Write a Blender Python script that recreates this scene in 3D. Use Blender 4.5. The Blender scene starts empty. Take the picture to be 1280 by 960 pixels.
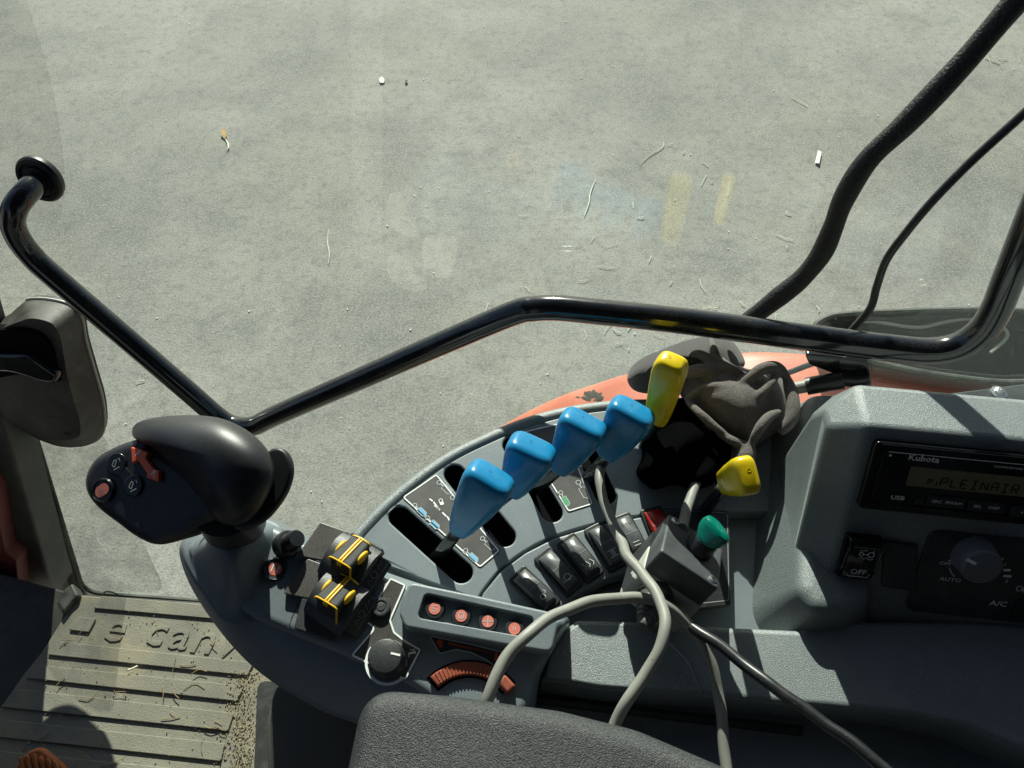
import bpy, bmesh, math, random
from mathutils import Vector, Matrix, noise
from mathutils.geometry import tessellate_polygon
random.seed(7)
R = math.radians
S = bpy.context.scene
COL = S.collection

# ---------------------------------------------------------------- camera
CAM_Z = 2.40
PITCH = R(55.0)                 # degrees below the horizon
FPX = 961.0                     # focal length in photo pixels (1280 wide)
cam_d = bpy.data.cameras.new('camera'); cam = bpy.data.objects.new('camera', cam_d); COL.objects.link(cam)
cam.location = (0, 0, CAM_Z); cam.rotation_euler = (math.pi/2 - PITCH, 0, 0)
cam_d.sensor_width = 36; cam_d.lens = 36*FPX/1280; cam_d.clip_start = .02; cam_d.clip_end = 1000
S.camera = cam

# ---------------------------------------------------------------- sky, sun, exposure
SUN_EL = R(30.0); SUN_AZ = (-.09, 1.0)
w = bpy.data.worlds.new('World'); S.world = w; w.use_nodes = True
nt = w.node_tree; bg = nt.nodes['Background']
sky = nt.nodes.new('ShaderNodeTexSky'); sky.sky_type = 'NISHITA'; sky.sun_disc = False
sky.sun_elevation = SUN_EL; sky.sun_rotation = math.atan2(SUN_AZ[0], SUN_AZ[1])
nt.links.new(sky.outputs[0], bg.inputs[0]); bg.inputs[1].default_value = .05
sd = bpy.data.lights.new('sun', 'SUN'); sun = bpy.data.objects.new('sun', sd); COL.objects.link(sun)
sd.energy = 5.0; sd.angle = R(.5); sd.color = (1, .96, .88)
sv = Vector((SUN_AZ[0], SUN_AZ[1], 0)).normalized()*math.cos(SUN_EL) + Vector((0, 0, math.sin(SUN_EL)))
sun.rotation_euler = sv.to_track_quat('Z', 'Y').to_euler(); sun.location = sv*20
S.view_settings.view_transform = 'Standard'; S.view_settings.look = 'None'
S.view_settings.exposure = .85; S.view_settings.gamma = 1
S.cycles.max_bounces = 8; S.cycles.transparent_max_bounces = 12

# ---------------------------------------------------------------- helpers
CO = Vector((0, 0, CAM_Z))
FW = Vector((0, math.cos(PITCH), -math.sin(PITCH))); UP = Vector((0, math.sin(PITCH), math.cos(PITCH)))
YAW = R(-6.5)
TX = Vector((math.cos(YAW), math.sin(YAW), 0)); TY = Vector((-math.sin(YAW), math.cos(YAW), 0)); TZ = Vector((0, 0, 1))
def ray(px, py): return (FW*FPX + Vector((1, 0, 0))*(px-640) - UP*(py-480)).normalized()
def hit(px, py, o, n):
    r = ray(px, py); return CO + r*((o-CO).dot(n)/r.dot(n))
def at(px, py, z): return hit(px, py, Vector((0, 0, z)), TZ)

class Frame:
    def __init__(s, o, n, u=None):
        s.o = Vector(o); s.n = Vector(n).normalized(); u = Vector(u) if u is not None else Vector((1, 0, 0))
        s.u = (u - s.n*u.dot(s.n)).normalized(); s.v = s.n.cross(s.u)
    def w(s, p, h=0): return s.o + s.u*p[0] + s.v*p[1] + s.n*h
    def px(s, x, y):
        d = hit(x, y, s.o, s.n) - s.o; return (d.dot(s.u), d.dot(s.v))
    def pxs(s, l): return [s.px(*p) for p in l]
    def up(s, h): return Frame(s.o + s.n*h, s.n, s.u)
def flat(z): return Frame((0, 0, z), (0, 0, 1))

def area(p): return sum(p[i][0]*p[(i+1) % len(p)][1] - p[(i+1) % len(p)][0]*p[i][1] for i in range(len(p)))/2
def ccw(p): return list(p) if area(p) > 0 else list(reversed(p))
def rnd(p, r, n=5):
    """round the corners of a closed 2D polygon; r a number or one per corner"""
    out = []; N = len(p)
    for i in range(N):
        a, b, c = Vector(p[i-1]), Vector(p[i]), Vector(p[(i+1) % N]); ri = r[i] if isinstance(r, (list, tuple)) else r
        e1 = (a-b); e2 = (c-b); l1, l2 = e1.length, e2.length
        if ri <= 0 or l1 < 1e-9 or l2 < 1e-9: out.append(tuple(b)); continue
        e1 /= l1; e2 /= l2; ang = e1.angle(e2); t = min(ri/max(math.tan(ang/2), 1e-3), l1*.48, l2*.48)
        s0, s1 = b+e1*t, b+e2*t
        for k in range(n+1):
            q = k/n; out.append(tuple(s0*(1-q)**2 + b*2*q*(1-q) + s1*q*q))
    return out
def cat(p, n=8, closed=False):
    p = [Vector(q) for q in p]; N = len(p); out = []
    for i in range(N if closed else N-1):
        if closed: a, b, c, d = p[i-1], p[i], p[(i+1) % N], p[(i+2) % N]
        else: a, b, c, d = p[max(i-1, 0)], p[i], p[i+1], p[min(i+2, N-1)]
        for k in range(n):
            t = k/n; out.append(.5*((2*b)+(c-a)*t+(2*a-5*b+4*c-d)*t*t+(3*b-a-3*c+d)*t**3))
    if not closed: out.append(p[-1])
    return out
def smooth(p, n=6): return [tuple(q) for q in cat(p, n, True)]
def circle(c, r, n=28, ry=None, a0=0):
    ry = ry or r; return [(c[0]+r*math.cos(2*math.pi*k/n+a0), c[1]+ry*math.sin(2*math.pi*k/n+a0)) for k in range(n)]
def capsule(a, b, r, n=10):
    a, b = Vector(a), Vector(b); th = math.atan2((b-a).y, (b-a).x); o = []
    for k in range(n+1): t = th-math.pi/2+math.pi*k/n; o.append((b.x+r*math.cos(t), b.y+r*math.sin(t)))
    for k in range(n+1): t = th+math.pi/2+math.pi*k/n; o.append((a.x+r*math.cos(t), a.y+r*math.sin(t)))
    return o
def inset(p, d):
    o = []; N = len(p)
    for i in range(N):
        a, b, c = Vector(p[i-1]), Vector(p[i]), Vector(p[(i+1) % N])
        e1 = (b-a); e2 = (c-b)
        if e1.length < 1e-9: e1 = e2
        if e2.length < 1e-9: e2 = e1
        if e1.length < 1e-9: o.append(tuple(b)); continue
        e1.normalize(); e2.normalize(); n1 = Vector((-e1.y, e1.x)); n2 = Vector((-e2.y, e2.x)); m = n1+n2
        if m.length < 1e-4: m = n1
        m.normalize(); k = min(1/max(m.dot(n1), .35), 2.2); q = b+m*d*k; o.append((q.x, q.y))
    return o

def link(name, bm, mat, parent=None, sharp=35, label=None):
    bmesh.ops.remove_doubles(bm, verts=bm.verts, dist=1e-6)
    me = bpy.data.meshes.new(name); bm.to_mesh(me); bm.free()
    me.shade_smooth() if hasattr(me, 'shade_smooth') else None
    try: me.set_sharp_from_angle(angle=R(sharp))
    except Exception: pass
    if mat is not None:
        for m in (mat if isinstance(mat, (list, tuple)) else [mat]): me.materials.append(m)
    o = bpy.data.objects.new(name, me); COL.objects.link(o)
    if parent is not None:
        o.parent = parent; o.matrix_parent_inverse = parent.matrix_world.inverted()
    if label: o['label'] = label
    return o
def thing(name, loc, label, cat_, group=None):
    o = bpy.data.objects.new(name, None); COL.objects.link(o); o.location = loc; o.empty_display_size = .02
    o.matrix_world = Matrix.Translation(loc)
    o['label'] = label; o['category'] = cat_
    if group: o['group'] = group
    return o
def tag(o, label, cat_, group=None):
    o['label'] = label; o['category'] = cat_
    if group: o['group'] = group
    return o

def rings_bm(rings, bm=None, caps=(True, True), closed=True, mi=0):
    bm = bm or bmesh.new(); vs = [[bm.verts.new(p) for p in r] for r in rings]; n = len(rings[0])
    for a, b in zip(vs, vs[1:]):
        for i in range(n if closed else n-1):
            j = (i+1) % n
            try: bm.faces.new((a[i], a[j], b[j], b[i])).material_index = mi
            except ValueError: pass
    if caps[0]: bm.faces.new(list(reversed(vs[0]))).material_index = mi
    if caps[1]: bm.faces.new(vs[-1]).material_index = mi
    return bm
def plate_bm(fr, outer, holes=(), thick=.01, bev=.001, seg=3, top=0, bm=None, bottom=False, draft=0, holethick=None, mi=0, hbev=None, hmi=None):
    """slab with a rounded upper edge and holes; outlines in frame coordinates, top face at height top"""
    bm = bm or bmesh.new(); outer = ccw(outer); loops = [outer] + [list(reversed(ccw(h))) for h in holes]
    hb = bev if hbev is None else hbev
    tops = []
    for li, L in enumerate(loops):
        b = bev if li == 0 else hb; th = thick if li == 0 or holethick is None else holethick
        ring = []
        if b > 0:
            ring.append((inset(L, b*1.2), 0))
            for k in range(seg+1):
                a = math.pi/2*k/seg; ring.append((inset(L, b*(1-math.sin(a))), b*(1-math.cos(a))))
        else: ring.append((L, 0))
        ring.append((inset(L, -draft) if li == 0 else L, th))
        vs = [[bm.verts.new(fr.w(p, top-d)) for p in r] for r, d in ring]
        for a, c in zip(vs, vs[1:]):
            for i in range(len(L)):
                j = (i+1) % len(L); f = bm.faces.new((a[j], a[i], c[i], c[j])); f.material_index = hmi if (hmi is not None and li and a is not vs[0] and (a is vs[-2])) else mi
        tops.append((ring[0][0], vs[0], ring[-1][0], vs[-1]))
    def cap(k, flip):
        polys = [[Vector((p[0], p[1], 0)) for p in t[k]] for t in tops]; flatv = [v for t in tops for v in t[k+1]]
        for tri in tessellate_polygon(polys):
            a, b_, c = [flatv[i] for i in tri]
            pa, pb, pc = [sum(polys, [])[i] for i in tri]
            cr = (pb-pa).cross(pc-pa).z
            if abs(cr) < 1e-14: continue
            if (cr < 0) != flip: a, c = c, a
            try: bm.faces.new((a, b_, c)).material_index = mi
            except ValueError: pass
    cap(0, False)
    if bottom: cap(2, True)
    return bm
def plate(name, fr, outer, mat, parent=None, **k): return link(name, plate_bm(fr, outer, **k), mat, parent)

def sweep_bm(pts, rad, seg=14, bm=None, ell=None):
    """tube through the points; rad a number or a function of 0..1"""
    bm = bm or bmesh.new(); N = len(pts); pts = [Vector(p) for p in pts]; rings = []; nrm = None
    for i, p in enumerate(pts):
        t = (pts[min(i+1, N-1)] - pts[max(i-1, 0)]).normalized()
        if nrm is None: nrm = t.orthogonal().normalized()
        nrm = (nrm - t*nrm.dot(t)).normalized(); b = t.cross(nrm); r = rad(i/(N-1)) if callable(rad) else rad
        rings.append([p + (nrm*math.cos(2*math.pi*k/seg) + b*math.sin(2*math.pi*k/seg))*r for k in range(seg)])
    return rings_bm(rings, bm)
def lathe_bm(fr, c, prof, n=32, bm=None, mi=0, fn=None):
    """prof: (radius, height) from the bottom up around frame point c"""
    bm = bm or bmesh.new(); rings = []
    for r, h in prof:
        rings.append([fr.w((c[0]+(r*(fn(k/n, h) if fn else 1))*math.cos(2*math.pi*k/n), c[1]+(r*(fn(k/n, h) if fn else 1))*math.sin(2*math.pi*k/n)), h) for k in range(n)])
    return rings_bm(rings, bm, mi=mi)
def box_bm(fr, c, sx, sy, h0, h1, bev=.001, bm=None, rc=.002, mi=0, rot=0):
    co, si = math.cos(rot), math.sin(rot)
    p = [(-sx/2, -sy/2), (sx/2, -sy/2), (sx/2, sy/2), (-sx/2, sy/2)]; p = rnd([(c[0]+x*co-y*si, c[1]+x*si+y*co) for x, y in p], rc, 4)
    return plate_bm(fr, p, thick=h1-h0, bev=bev, top=h1, bm=bm, bottom=True, mi=mi)
def superring(c, u, v, a, b, e=2.6, n=28):
    o = []
    for k in range(n):
        t = 2*math.pi*k/n; x, y = math.cos(t), math.sin(t)
        o.append(c + u*a*math.copysign(abs(x)**(2/e), x) + v*b*math.copysign(abs(y)**(2/e), y))
    return o
class Print:
    """flat print on a frame: lines, shapes and lettering lying a fraction of a millimetre above it"""
    def __init__(s, fr, h=.0003): s.fr, s.h, s.bm = fr, h, bmesh.new()
    def line(s, pts, wd, closed=False):
        P = [Vector(p) for p in pts]; N = len(P); L = []; Rr = []
        for i in range(N):
            a = P[i-1] if (closed or i > 0) else P[i]; c = P[(i+1) % N] if (closed or i < N-1) else P[i]
            t = (c-a).normalized(); n = Vector((-t.y, t.x))*wd/2; L.append(P[i]+n); Rr.append(P[i]-n)
        lv = [s.bm.verts.new(s.fr.w(p, s.h)) for p in L]; rv = [s.bm.verts.new(s.fr.w(p, s.h)) for p in Rr]
        for i in range(N if closed else N-1):
            j = (i+1) % N; s.bm.faces.new((rv[i], rv[j], lv[j], lv[i]))
        return s
    def poly(s, pts):
        s.bm.faces.new([s.bm.verts.new(s.fr.w(p, s.h)) for p in ccw(pts)]); return s
    def text(s, txt, c, size, rot=0, wide=1, align='CENTER', up=0, extr=0, slant=0):
        cu = bpy.data.curves.new('lettering', 'FONT'); cu.body = txt; cu.size = size; cu.align_x = align; cu.align_y = 'CENTER'; cu.resolution_u = 2
        if extr: cu.extrude = extr; cu.bevel_depth = extr*.25
        cu.offset = up; cu.shear = slant
        ob = bpy.data.objects.new('lettering', cu); COL.objects.link(ob); dg = bpy.context.evaluated_depsgraph_get()
        me = bpy.data.meshes.new_from_object(ob.evaluated_get(dg)); bpy.data.objects.remove(ob); co, si = math.cos(rot), math.sin(rot)
        vs = []
        for v in me.vertices:
            x, y = v.co.x*wide, v.co.y; vs.append(s.bm.verts.new(s.fr.w((c[0]+x*co-y*si, c[1]+x*si+y*co), s.h+v.co.z)))
        for f in me.polygons:
            try: s.bm.faces.new([vs[i] for i in f.vertices])
            except ValueError: pass
        bpy.data.meshes.remove(me); return s
    def done(s, name, mat, parent): return link(name, s.bm, mat, parent)

# ---------------------------------------------------------------- materials
def mat(name, col, rough=.5, metal=0, bump=0, bscale=800, var=0, vscale=6, col2=None, spec=.5, coat=0, bdist=.001, sheen=0, grain=0, gscale=1500, trans=0, dust=0, dcol=(.30, .285, .235), dscale=16):
    m = bpy.data.materials.new(name); m.use_nodes = True; t = m.node_tree; b = t.nodes['Principled BSDF']; L = t.links.new
    b.inputs['Roughness'].default_value = rough; b.inputs['Metallic'].default_value = metal
    b.inputs['Specular IOR Level'].default_value = spec; b.inputs['Coat Weight'].default_value = coat
    b.inputs['Sheen Weight'].default_value = sheen; b.inputs['Transmission Weight'].default_value = trans
    b.inputs['Base Color'].default_value = (*col, 1)
    tc = t.nodes.new('ShaderNodeTexCoord'); src = tc.outputs['Object']; c = None
    if var:
        n = t.nodes.new('ShaderNodeTexNoise'); n.inputs['Scale'].default_value = vscale; n.inputs['Detail'].default_value = 8; n.inputs['Roughness'].default_value = .65; L(src, n.inputs['Vector'])
        r = t.nodes.new('ShaderNodeValToRGB'); r.color_ramp.elements[0].position = .35; r.color_ramp.elements[1].position = .68
        r.color_ramp.elements[0].color = (*[x*(1-var) for x in col], 1); r.color_ramp.elements[1].color = (*(col2 or [x*(1+var) for x in col]), 1)
        L(n.outputs[0], r.inputs[0]); c = r.outputs[0]
        q = t.nodes.new('ShaderNodeMapRange'); q.inputs[3].default_value = max(rough-.1, .02); q.inputs[4].default_value = min(rough+.12, 1); L(n.outputs[0], q.inputs[0]); L(q.outputs[0], b.inputs['Roughness'])
    if grain:
        n = t.nodes.new('ShaderNodeTexNoise'); n.inputs['Scale'].default_value = gscale; n.inputs['Detail'].default_value = 2; L(src, n.inputs['Vector'])
        r = t.nodes.new('ShaderNodeMapRange'); r.inputs[1].default_value = .3; r.inputs[2].default_value = .7; r.inputs[3].default_value = 1-grain; r.inputs[4].default_value = 1+grain; L(n.outputs[0], r.inputs[0])
        mx = t.nodes.new('ShaderNodeVectorMath'); mx.operation = 'SCALE'; L(r.outputs[0], mx.inputs['Scale'])
        if c: L(c, mx.inputs[0])
        else: mx.inputs[0].default_value = col
        c = mx.outputs[0]
    if dust:     # settled dust and scuffs: blotches broken up by fine specks
        n = t.nodes.new('ShaderNodeTexNoise'); n.inputs['Scale'].default_value = dscale; n.inputs['Detail'].default_value = 9; n.inputs['Roughness'].default_value = .75; L(src, n.inputs['Vector'])
        r = t.nodes.new('ShaderNodeMapRange'); r.inputs[1].default_value = .46; r.inputs[2].default_value = .72; L(n.outputs[0], r.inputs[0])
        n2 = t.nodes.new('ShaderNodeTexNoise'); n2.inputs['Scale'].default_value = 700; n2.inputs['Detail'].default_value = 2; L(src, n2.inputs['Vector'])
        r2 = t.nodes.new('ShaderNodeMapRange'); r2.inputs[1].default_value = .42; r2.inputs[2].default_value = .66; r2.inputs[3].default_value = .25; L(n2.outputs[0], r2.inputs[0])
        n3 = t.nodes.new('ShaderNodeTexNoise'); n3.inputs['Scale'].default_value = 330; n3.inputs['Detail'].default_value = 1; L(src, n3.inputs['Vector'])
        r3 = t.nodes.new('ShaderNodeMapRange'); r3.inputs[1].default_value = .70; r3.inputs[2].default_value = .76; L(n3.outputs[0], r3.inputs[0])
        mu = t.nodes.new('ShaderNodeMath'); mu.operation = 'MULTIPLY'; L(r.outputs[0], mu.inputs[0]); L(r2.outputs[0], mu.inputs[1])
        ad = t.nodes.new('ShaderNodeMath'); ad.operation = 'MULTIPLY_ADD'; L(r3.outputs[0], ad.inputs[0]); ad.inputs[1].default_value = .8; L(mu.outputs[0], ad.inputs[2])
        am = t.nodes.new('ShaderNodeMath'); am.operation = 'MULTIPLY'; am.use_clamp = True; am.inputs[1].default_value = dust; L(ad.outputs[0], am.inputs[0])
        mx = t.nodes.new('ShaderNodeMixRGB'); L(am.outputs[0], mx.inputs[0]); mx.inputs[2].default_value = (*dcol, 1)
        if c: L(c, mx.inputs[1])
        else: mx.inputs[1].default_value = (*col, 1)
        c = mx.outputs[0]
    if c: L(c, b.inputs['Base Color'])
    if bump:
        n = t.nodes.new('ShaderNodeTexNoise'); n.inputs['Scale'].default_value = bscale; n.inputs['Detail'].default_value = 3; L(src, n.inputs['Vector'])
        bp = t.nodes.new('ShaderNodeBump'); bp.inputs['Strength'].default_value = bump; bp.inputs['Distance'].default_value = bdist; L(n.outputs[0], bp.inputs['Height']); L(bp.outputs[0], b.inputs['Normal'])
    return m
M = {}
M['plastic'] = mat('grained slate plastic', (.152, .182, .200), .40, bump=.35, bscale=1500, bdist=.0004, var=.12, vscale=10, grain=.16, gscale=1500, dust=.35)
M['plastic_rough'] = mat('coarse grained slate plastic', (.170, .197, .202), .36, bump=.8, bscale=1500, bdist=.0006, var=.10, vscale=9, grain=.38, gscale=1300, spec=.8, dust=.3)
M['plastic_dark'] = mat('dark charcoal plastic', (.030, .034, .038), .45, bump=.3, bscale=900, bdist=.0005, var=.2, vscale=20, dust=.22)
M['black'] = mat('black plastic', (.012, .013, .015), .38, bump=.15, bscale=1200, bdist=.0004, var=.25, vscale=30, dust=.16)
M['black_gloss'] = mat('glossy black plastic', (.008, .009, .011), .16, var=.3, vscale=25)
M['grip'] = mat('soft black grip rubber', (.016, .018, .021), .42, bump=.25, bscale=1500, bdist=.0003, var=.15, vscale=20, dust=.06)
M['void'] = mat('unlit black interior plastic', (.004, .004, .005), .9, spec=.08)
M['paint_black'] = mat('gloss black tube paint', (.008, .010, .013), .14, coat=.6, var=.3, vscale=40, dust=.16)
M['blue'] = mat('blue knob plastic', (.009, .205, .43), .27, spec=.5, var=.06, vscale=30, bump=.05, bscale=300, dust=.13, dcol=(.20, .30, .36), dscale=45)
M['yellow'] = mat('yellow knob plastic', (.72, .52, .008), .27, var=.06, vscale=30, bump=.05, bscale=300, dust=.18, dcol=(.30, .22, .05), dscale=45)
M['yellow2'] = mat('amber yellow rubber', (.78, .46, .01), .45, var=.1, vscale=60)
M['white'] = mat('white print', (.86, .88, .86), .6)
M['grey_print'] = mat('grey print', (.50, .53, .53), .6)
M['dim_print'] = mat('faded grey print', (.22, .24, .24), .6)
M['blue_print'] = mat('light blue print', (.16, .42, .62), .6)
M['green_print'] = mat('green print', (.06, .30, .13), .6)
M['orange_print'] = mat('dark orange print', (.50, .07, .025), .6)
M['label'] = mat('speckled black label film', (.075, .072, .068), .38, grain=.6, gscale=1800, bump=.3, bscale=1500, bdist=.0003, var=.25, vscale=25)
M['button_black'] = mat('black button cap', (.022, .024, .026), .4, var=.2, vscale=60)
M['salmon'] = mat('salmon red button print', (.66, .19, .14), .5)
M['orange'] = mat('orange red switch plastic', (.95, .15, .055), .35, var=.08, vscale=80)
M['wheel'] = mat('rust orange thumb wheel rubber', (.27, .055, .022), .6, var=.2, vscale=60, dust=.2)
M['red'] = mat('red rocker plastic', (.36, .012, .010), .35, var=.1, vscale=60)
M['fabric'] = mat('speckled charcoal armrest skin', (.030, .033, .036), .42, bump=1, bscale=1500, bdist=.0007, grain=.85, gscale=1100, var=.12, vscale=10, dust=.12)
M['fleece'] = mat('grey fleece', (.135, .120, .112), .95, bump=.8, bscale=1100, bdist=.0012, var=.2, vscale=25, sheen=.12, grain=.4, gscale=900)
M['black_cloth'] = mat('black cloth', (.0025, .0025, .003), 1.0, spec=0)
M['cable_grey'] = mat('light grey cable sheath', (.25, .255, .225), .5, var=.10, vscale=40, dust=.5, dcol=(.10, .095, .08), dscale=30)
M['cable_black'] = mat('black cable sheath', (.016, .018, .020), .32, var=.2, vscale=40, dust=.3)
M['box_grey'] = mat('light grey enclosure plastic', (.42, .43, .39), .5, var=.12, vscale=30, bump=.1, bscale=900, bdist=.0003, dust=.5, dcol=(.12, .11, .09))
M['box_lid'] = mat('dusty dark grey enclosure lid', (.060, .066, .070), .40, var=.35, vscale=35, bump=.15, bscale=600, bdist=.0003)
M['green'] = mat('translucent green lens', (.0, .21, .15), .16, trans=.3, var=.15, vscale=60)
M['steel'] = mat('zinc plated screw', (.55, .56, .55), .35, metal=1, var=.15, vscale=80)
M['pillar'] = mat('grey green trim panel', (.060, .068, .060), .5, bump=.15, bscale=500, bdist=.0004, var=.12, vscale=8, dust=.3)
M['latch'] = mat('dusty grey brown plastic', (.022, .020, .018), .6, bump=.2, bscale=700, bdist=.0004, var=.35, vscale=25, col2=(.042, .041, .036), dust=.4)
M['seal'] = mat('black rubber seal', (.018, .02, .018), .55, var=.3, vscale=60, dust=.6)
M['redframe'] = mat('dusty red painted steel', (.17, .030, .024), .5, var=.3, vscale=20)
M['dusty_rubber'] = mat('dusty work lamp rubber', (.035, .042, .036), .6, var=.5, vscale=25, col2=(.10, .11, .09))

def mat_mat():   # floor mat: rubber under dried mud and dust
    m = bpy.data.materials.new('dusty rubber mat'); m.use_nodes = True; t = m.node_tree; b = t.nodes['Principled BSDF']; L = t.links.new
    tc = t.nodes.new('ShaderNodeTexCoord')
    def N(s, d=8, ro=.6):
        n = t.nodes.new('ShaderNodeTexNoise'); n.inputs['Scale'].default_value = s; n.inputs['Detail'].default_value = d; n.inputs['Roughness'].default_value = ro; L(tc.outputs['Object'], n.inputs['Vector']); return n.outputs[0]
    def ramp(f, *e):
        r = t.nodes.new('ShaderNodeValToRGB'); r.color_ramp.elements[0].position, r.color_ramp.elements[0].color = e[0][0], (*e[0][1], 1)
        r.color_ramp.elements[1].position, r.color_ramp.elements[1].color = e[1][0], (*e[1][1], 1)
        for q in e[2:]: x = r.color_ramp.elements.new(q[0]); x.color = (*q[1], 1)
        L(f, r.inputs[0]); return r.outputs[0]
    c1 = ramp(N(14), (.3, (.160, .155, .128)), (.7, (.265, .252, .195)))
    f2 = ramp(N(7, 9, .7), (.50, (0, 0, 0)), (.72, (1, 1, 1)))
    mx = t.nodes.new('ShaderNodeMixRGB'); L(f2, mx.inputs[0]); L(c1, mx.inputs[1]); mx.inputs[2].default_value = (.28, .235, .145, 1)
    f3 = ramp(N(900, 2), (.56, (0, 0, 0)), (.66, (1, 1, 1))); mx2 = t.nodes.new('ShaderNodeMixRGB'); mx2.blend_type = 'MIX'
    mf = t.nodes.new('ShaderNodeMath'); mf.operation = 'MULTIPLY'; mf.inputs[1].default_value = .35; L(f3, mf.inputs[0]); L(mf.outputs[0], mx2.inputs[0]); L(mx.outputs[0], mx2.inputs[1]); mx2.inputs[2].default_value = (.33, .31, .22, 1)
    f4 = ramp(N(30, 6, .7), (.60, (0, 0, 0)), (.75, (1, 1, 1))); mg = t.nodes.new('ShaderNodeMath'); mg.operation = 'MULTIPLY'; mg.inputs[1].default_value = .6; L(f4, mg.inputs[0])
    mx3 = t.nodes.new('ShaderNodeMixRGB'); L(mg.outputs[0], mx3.inputs[0]); L(mx2.outputs[0], mx3.inputs[1]); mx3.inputs[2].default_value = (.11, .11, .09, 1)
    L(mx3.outputs[0], b.inputs['Base Color']); b.inputs['Roughness'].default_value = .8
    bp = t.nodes.new('ShaderNodeBump'); bp.inputs['Strength'].default_value = .7; bp.inputs['Distance'].default_value = .0012; L(N(450, 5), bp.inputs['Height']); L(bp.outputs[0], b.inputs['Normal'])
    return m
M['mat'] = mat_mat()
def ground_mat():
    m = bpy.data.materials.new('worn pale asphalt'); m.use_nodes = True; t = m.node_tree; b = t.nodes['Principled BSDF']; L = t.links.new
    tc = t.nodes.new('ShaderNodeTexCoord')
    def N(s, d=6, ro=.6, off=0):
        mp = t.nodes.new('ShaderNodeMapping'); mp.inputs['Location'].default_value = (off, off*1.7, 0); L(tc.outputs['Object'], mp.inputs[0])
        n = t.nodes.new('ShaderNodeTexNoise'); n.inputs['Scale'].default_value = s; n.inputs['Detail'].default_value = d; n.inputs['Roughness'].default_value = ro; L(mp.outputs[0], n.inputs['Vector']); return n.outputs[0]
    def ramp(f, a, ca, bb, cb):
        r = t.nodes.new('ShaderNodeValToRGB'); r.color_ramp.elements[0].position, r.color_ramp.elements[0].color = a, (*ca, 1); r.color_ramp.elements[1].position, r.color_ramp.elements[1].color = bb, (*cb, 1); L(f, r.inputs[0]); return r.outputs[0]
    def mix(f, a, bcol, k=1, mode='MIX'):
        x = t.nodes.new('ShaderNodeMixRGB'); x.blend_type = mode
        if k != 1: q = t.nodes.new('ShaderNodeMath'); q.operation = 'MULTIPLY'; q.inputs[1].default_value = k; L(f, q.inputs[0]); f = q.outputs[0]
        L(f, x.inputs[0]); L(a, x.inputs[1])
        if isinstance(bcol, tuple): x.inputs[2].default_value = (*bcol, 1)
        else: L(bcol, x.inputs[2])
        return x.outputs[0]
    base = ramp(N(.55, 9, .72), .36, (.165, .168, .154), .64, (.38, .375, .33))
    base = mix(ramp(N(.9, 5, .6, 9), .50, (0, 0, 0), .68, (1, 1, 1)), base, (.36, .33, .245), .5)       # sandy stains
    base = mix(ramp(N(2.6, 9, .75, 3), .50, (0, 0, 0), .66, (1, 1, 1)), base, (.135, .142, .135), .65)        # darker worn spots
    base = mix(ramp(N(95, 5, .75, 5), .45, (0, 0, 0), .60, (1, 1, 1)), base, (.38, .375, .33), .6)       # stones
    base = mix(ramp(N(130, 4, .75, 1), .52, (0, 0, 0), .62, (1, 1, 1)), base, (.07, .072, .066), .62)
    base = mix(ramp(N(22, 6, .75, 2), .50, (0, 0, 0), .66, (1, 1, 1)), base, (.12, .128, .115), .55)
    L(base, b.inputs['Base Color']); b.inputs['Roughness'].default_value = .85
    bp = t.nodes.new('ShaderNodeBump'); bp.inputs['Strength'].default_value = .7; bp.inputs['Distance'].default_value = .004; L(N(140, 4, .7, 5), bp.inputs['Height']); L(bp.outputs[0], b.inputs['Normal'])
    return m
def fender_mat():
    m = mat('dusty orange tractor paint', (.52, .125, .068), .5, var=.12, vscale=9, col2=(.56, .185, .115), coat=.1, dust=.35, dcol=(.42, .30, .22))
    return m
M['fender'] = fender_mat()
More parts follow.
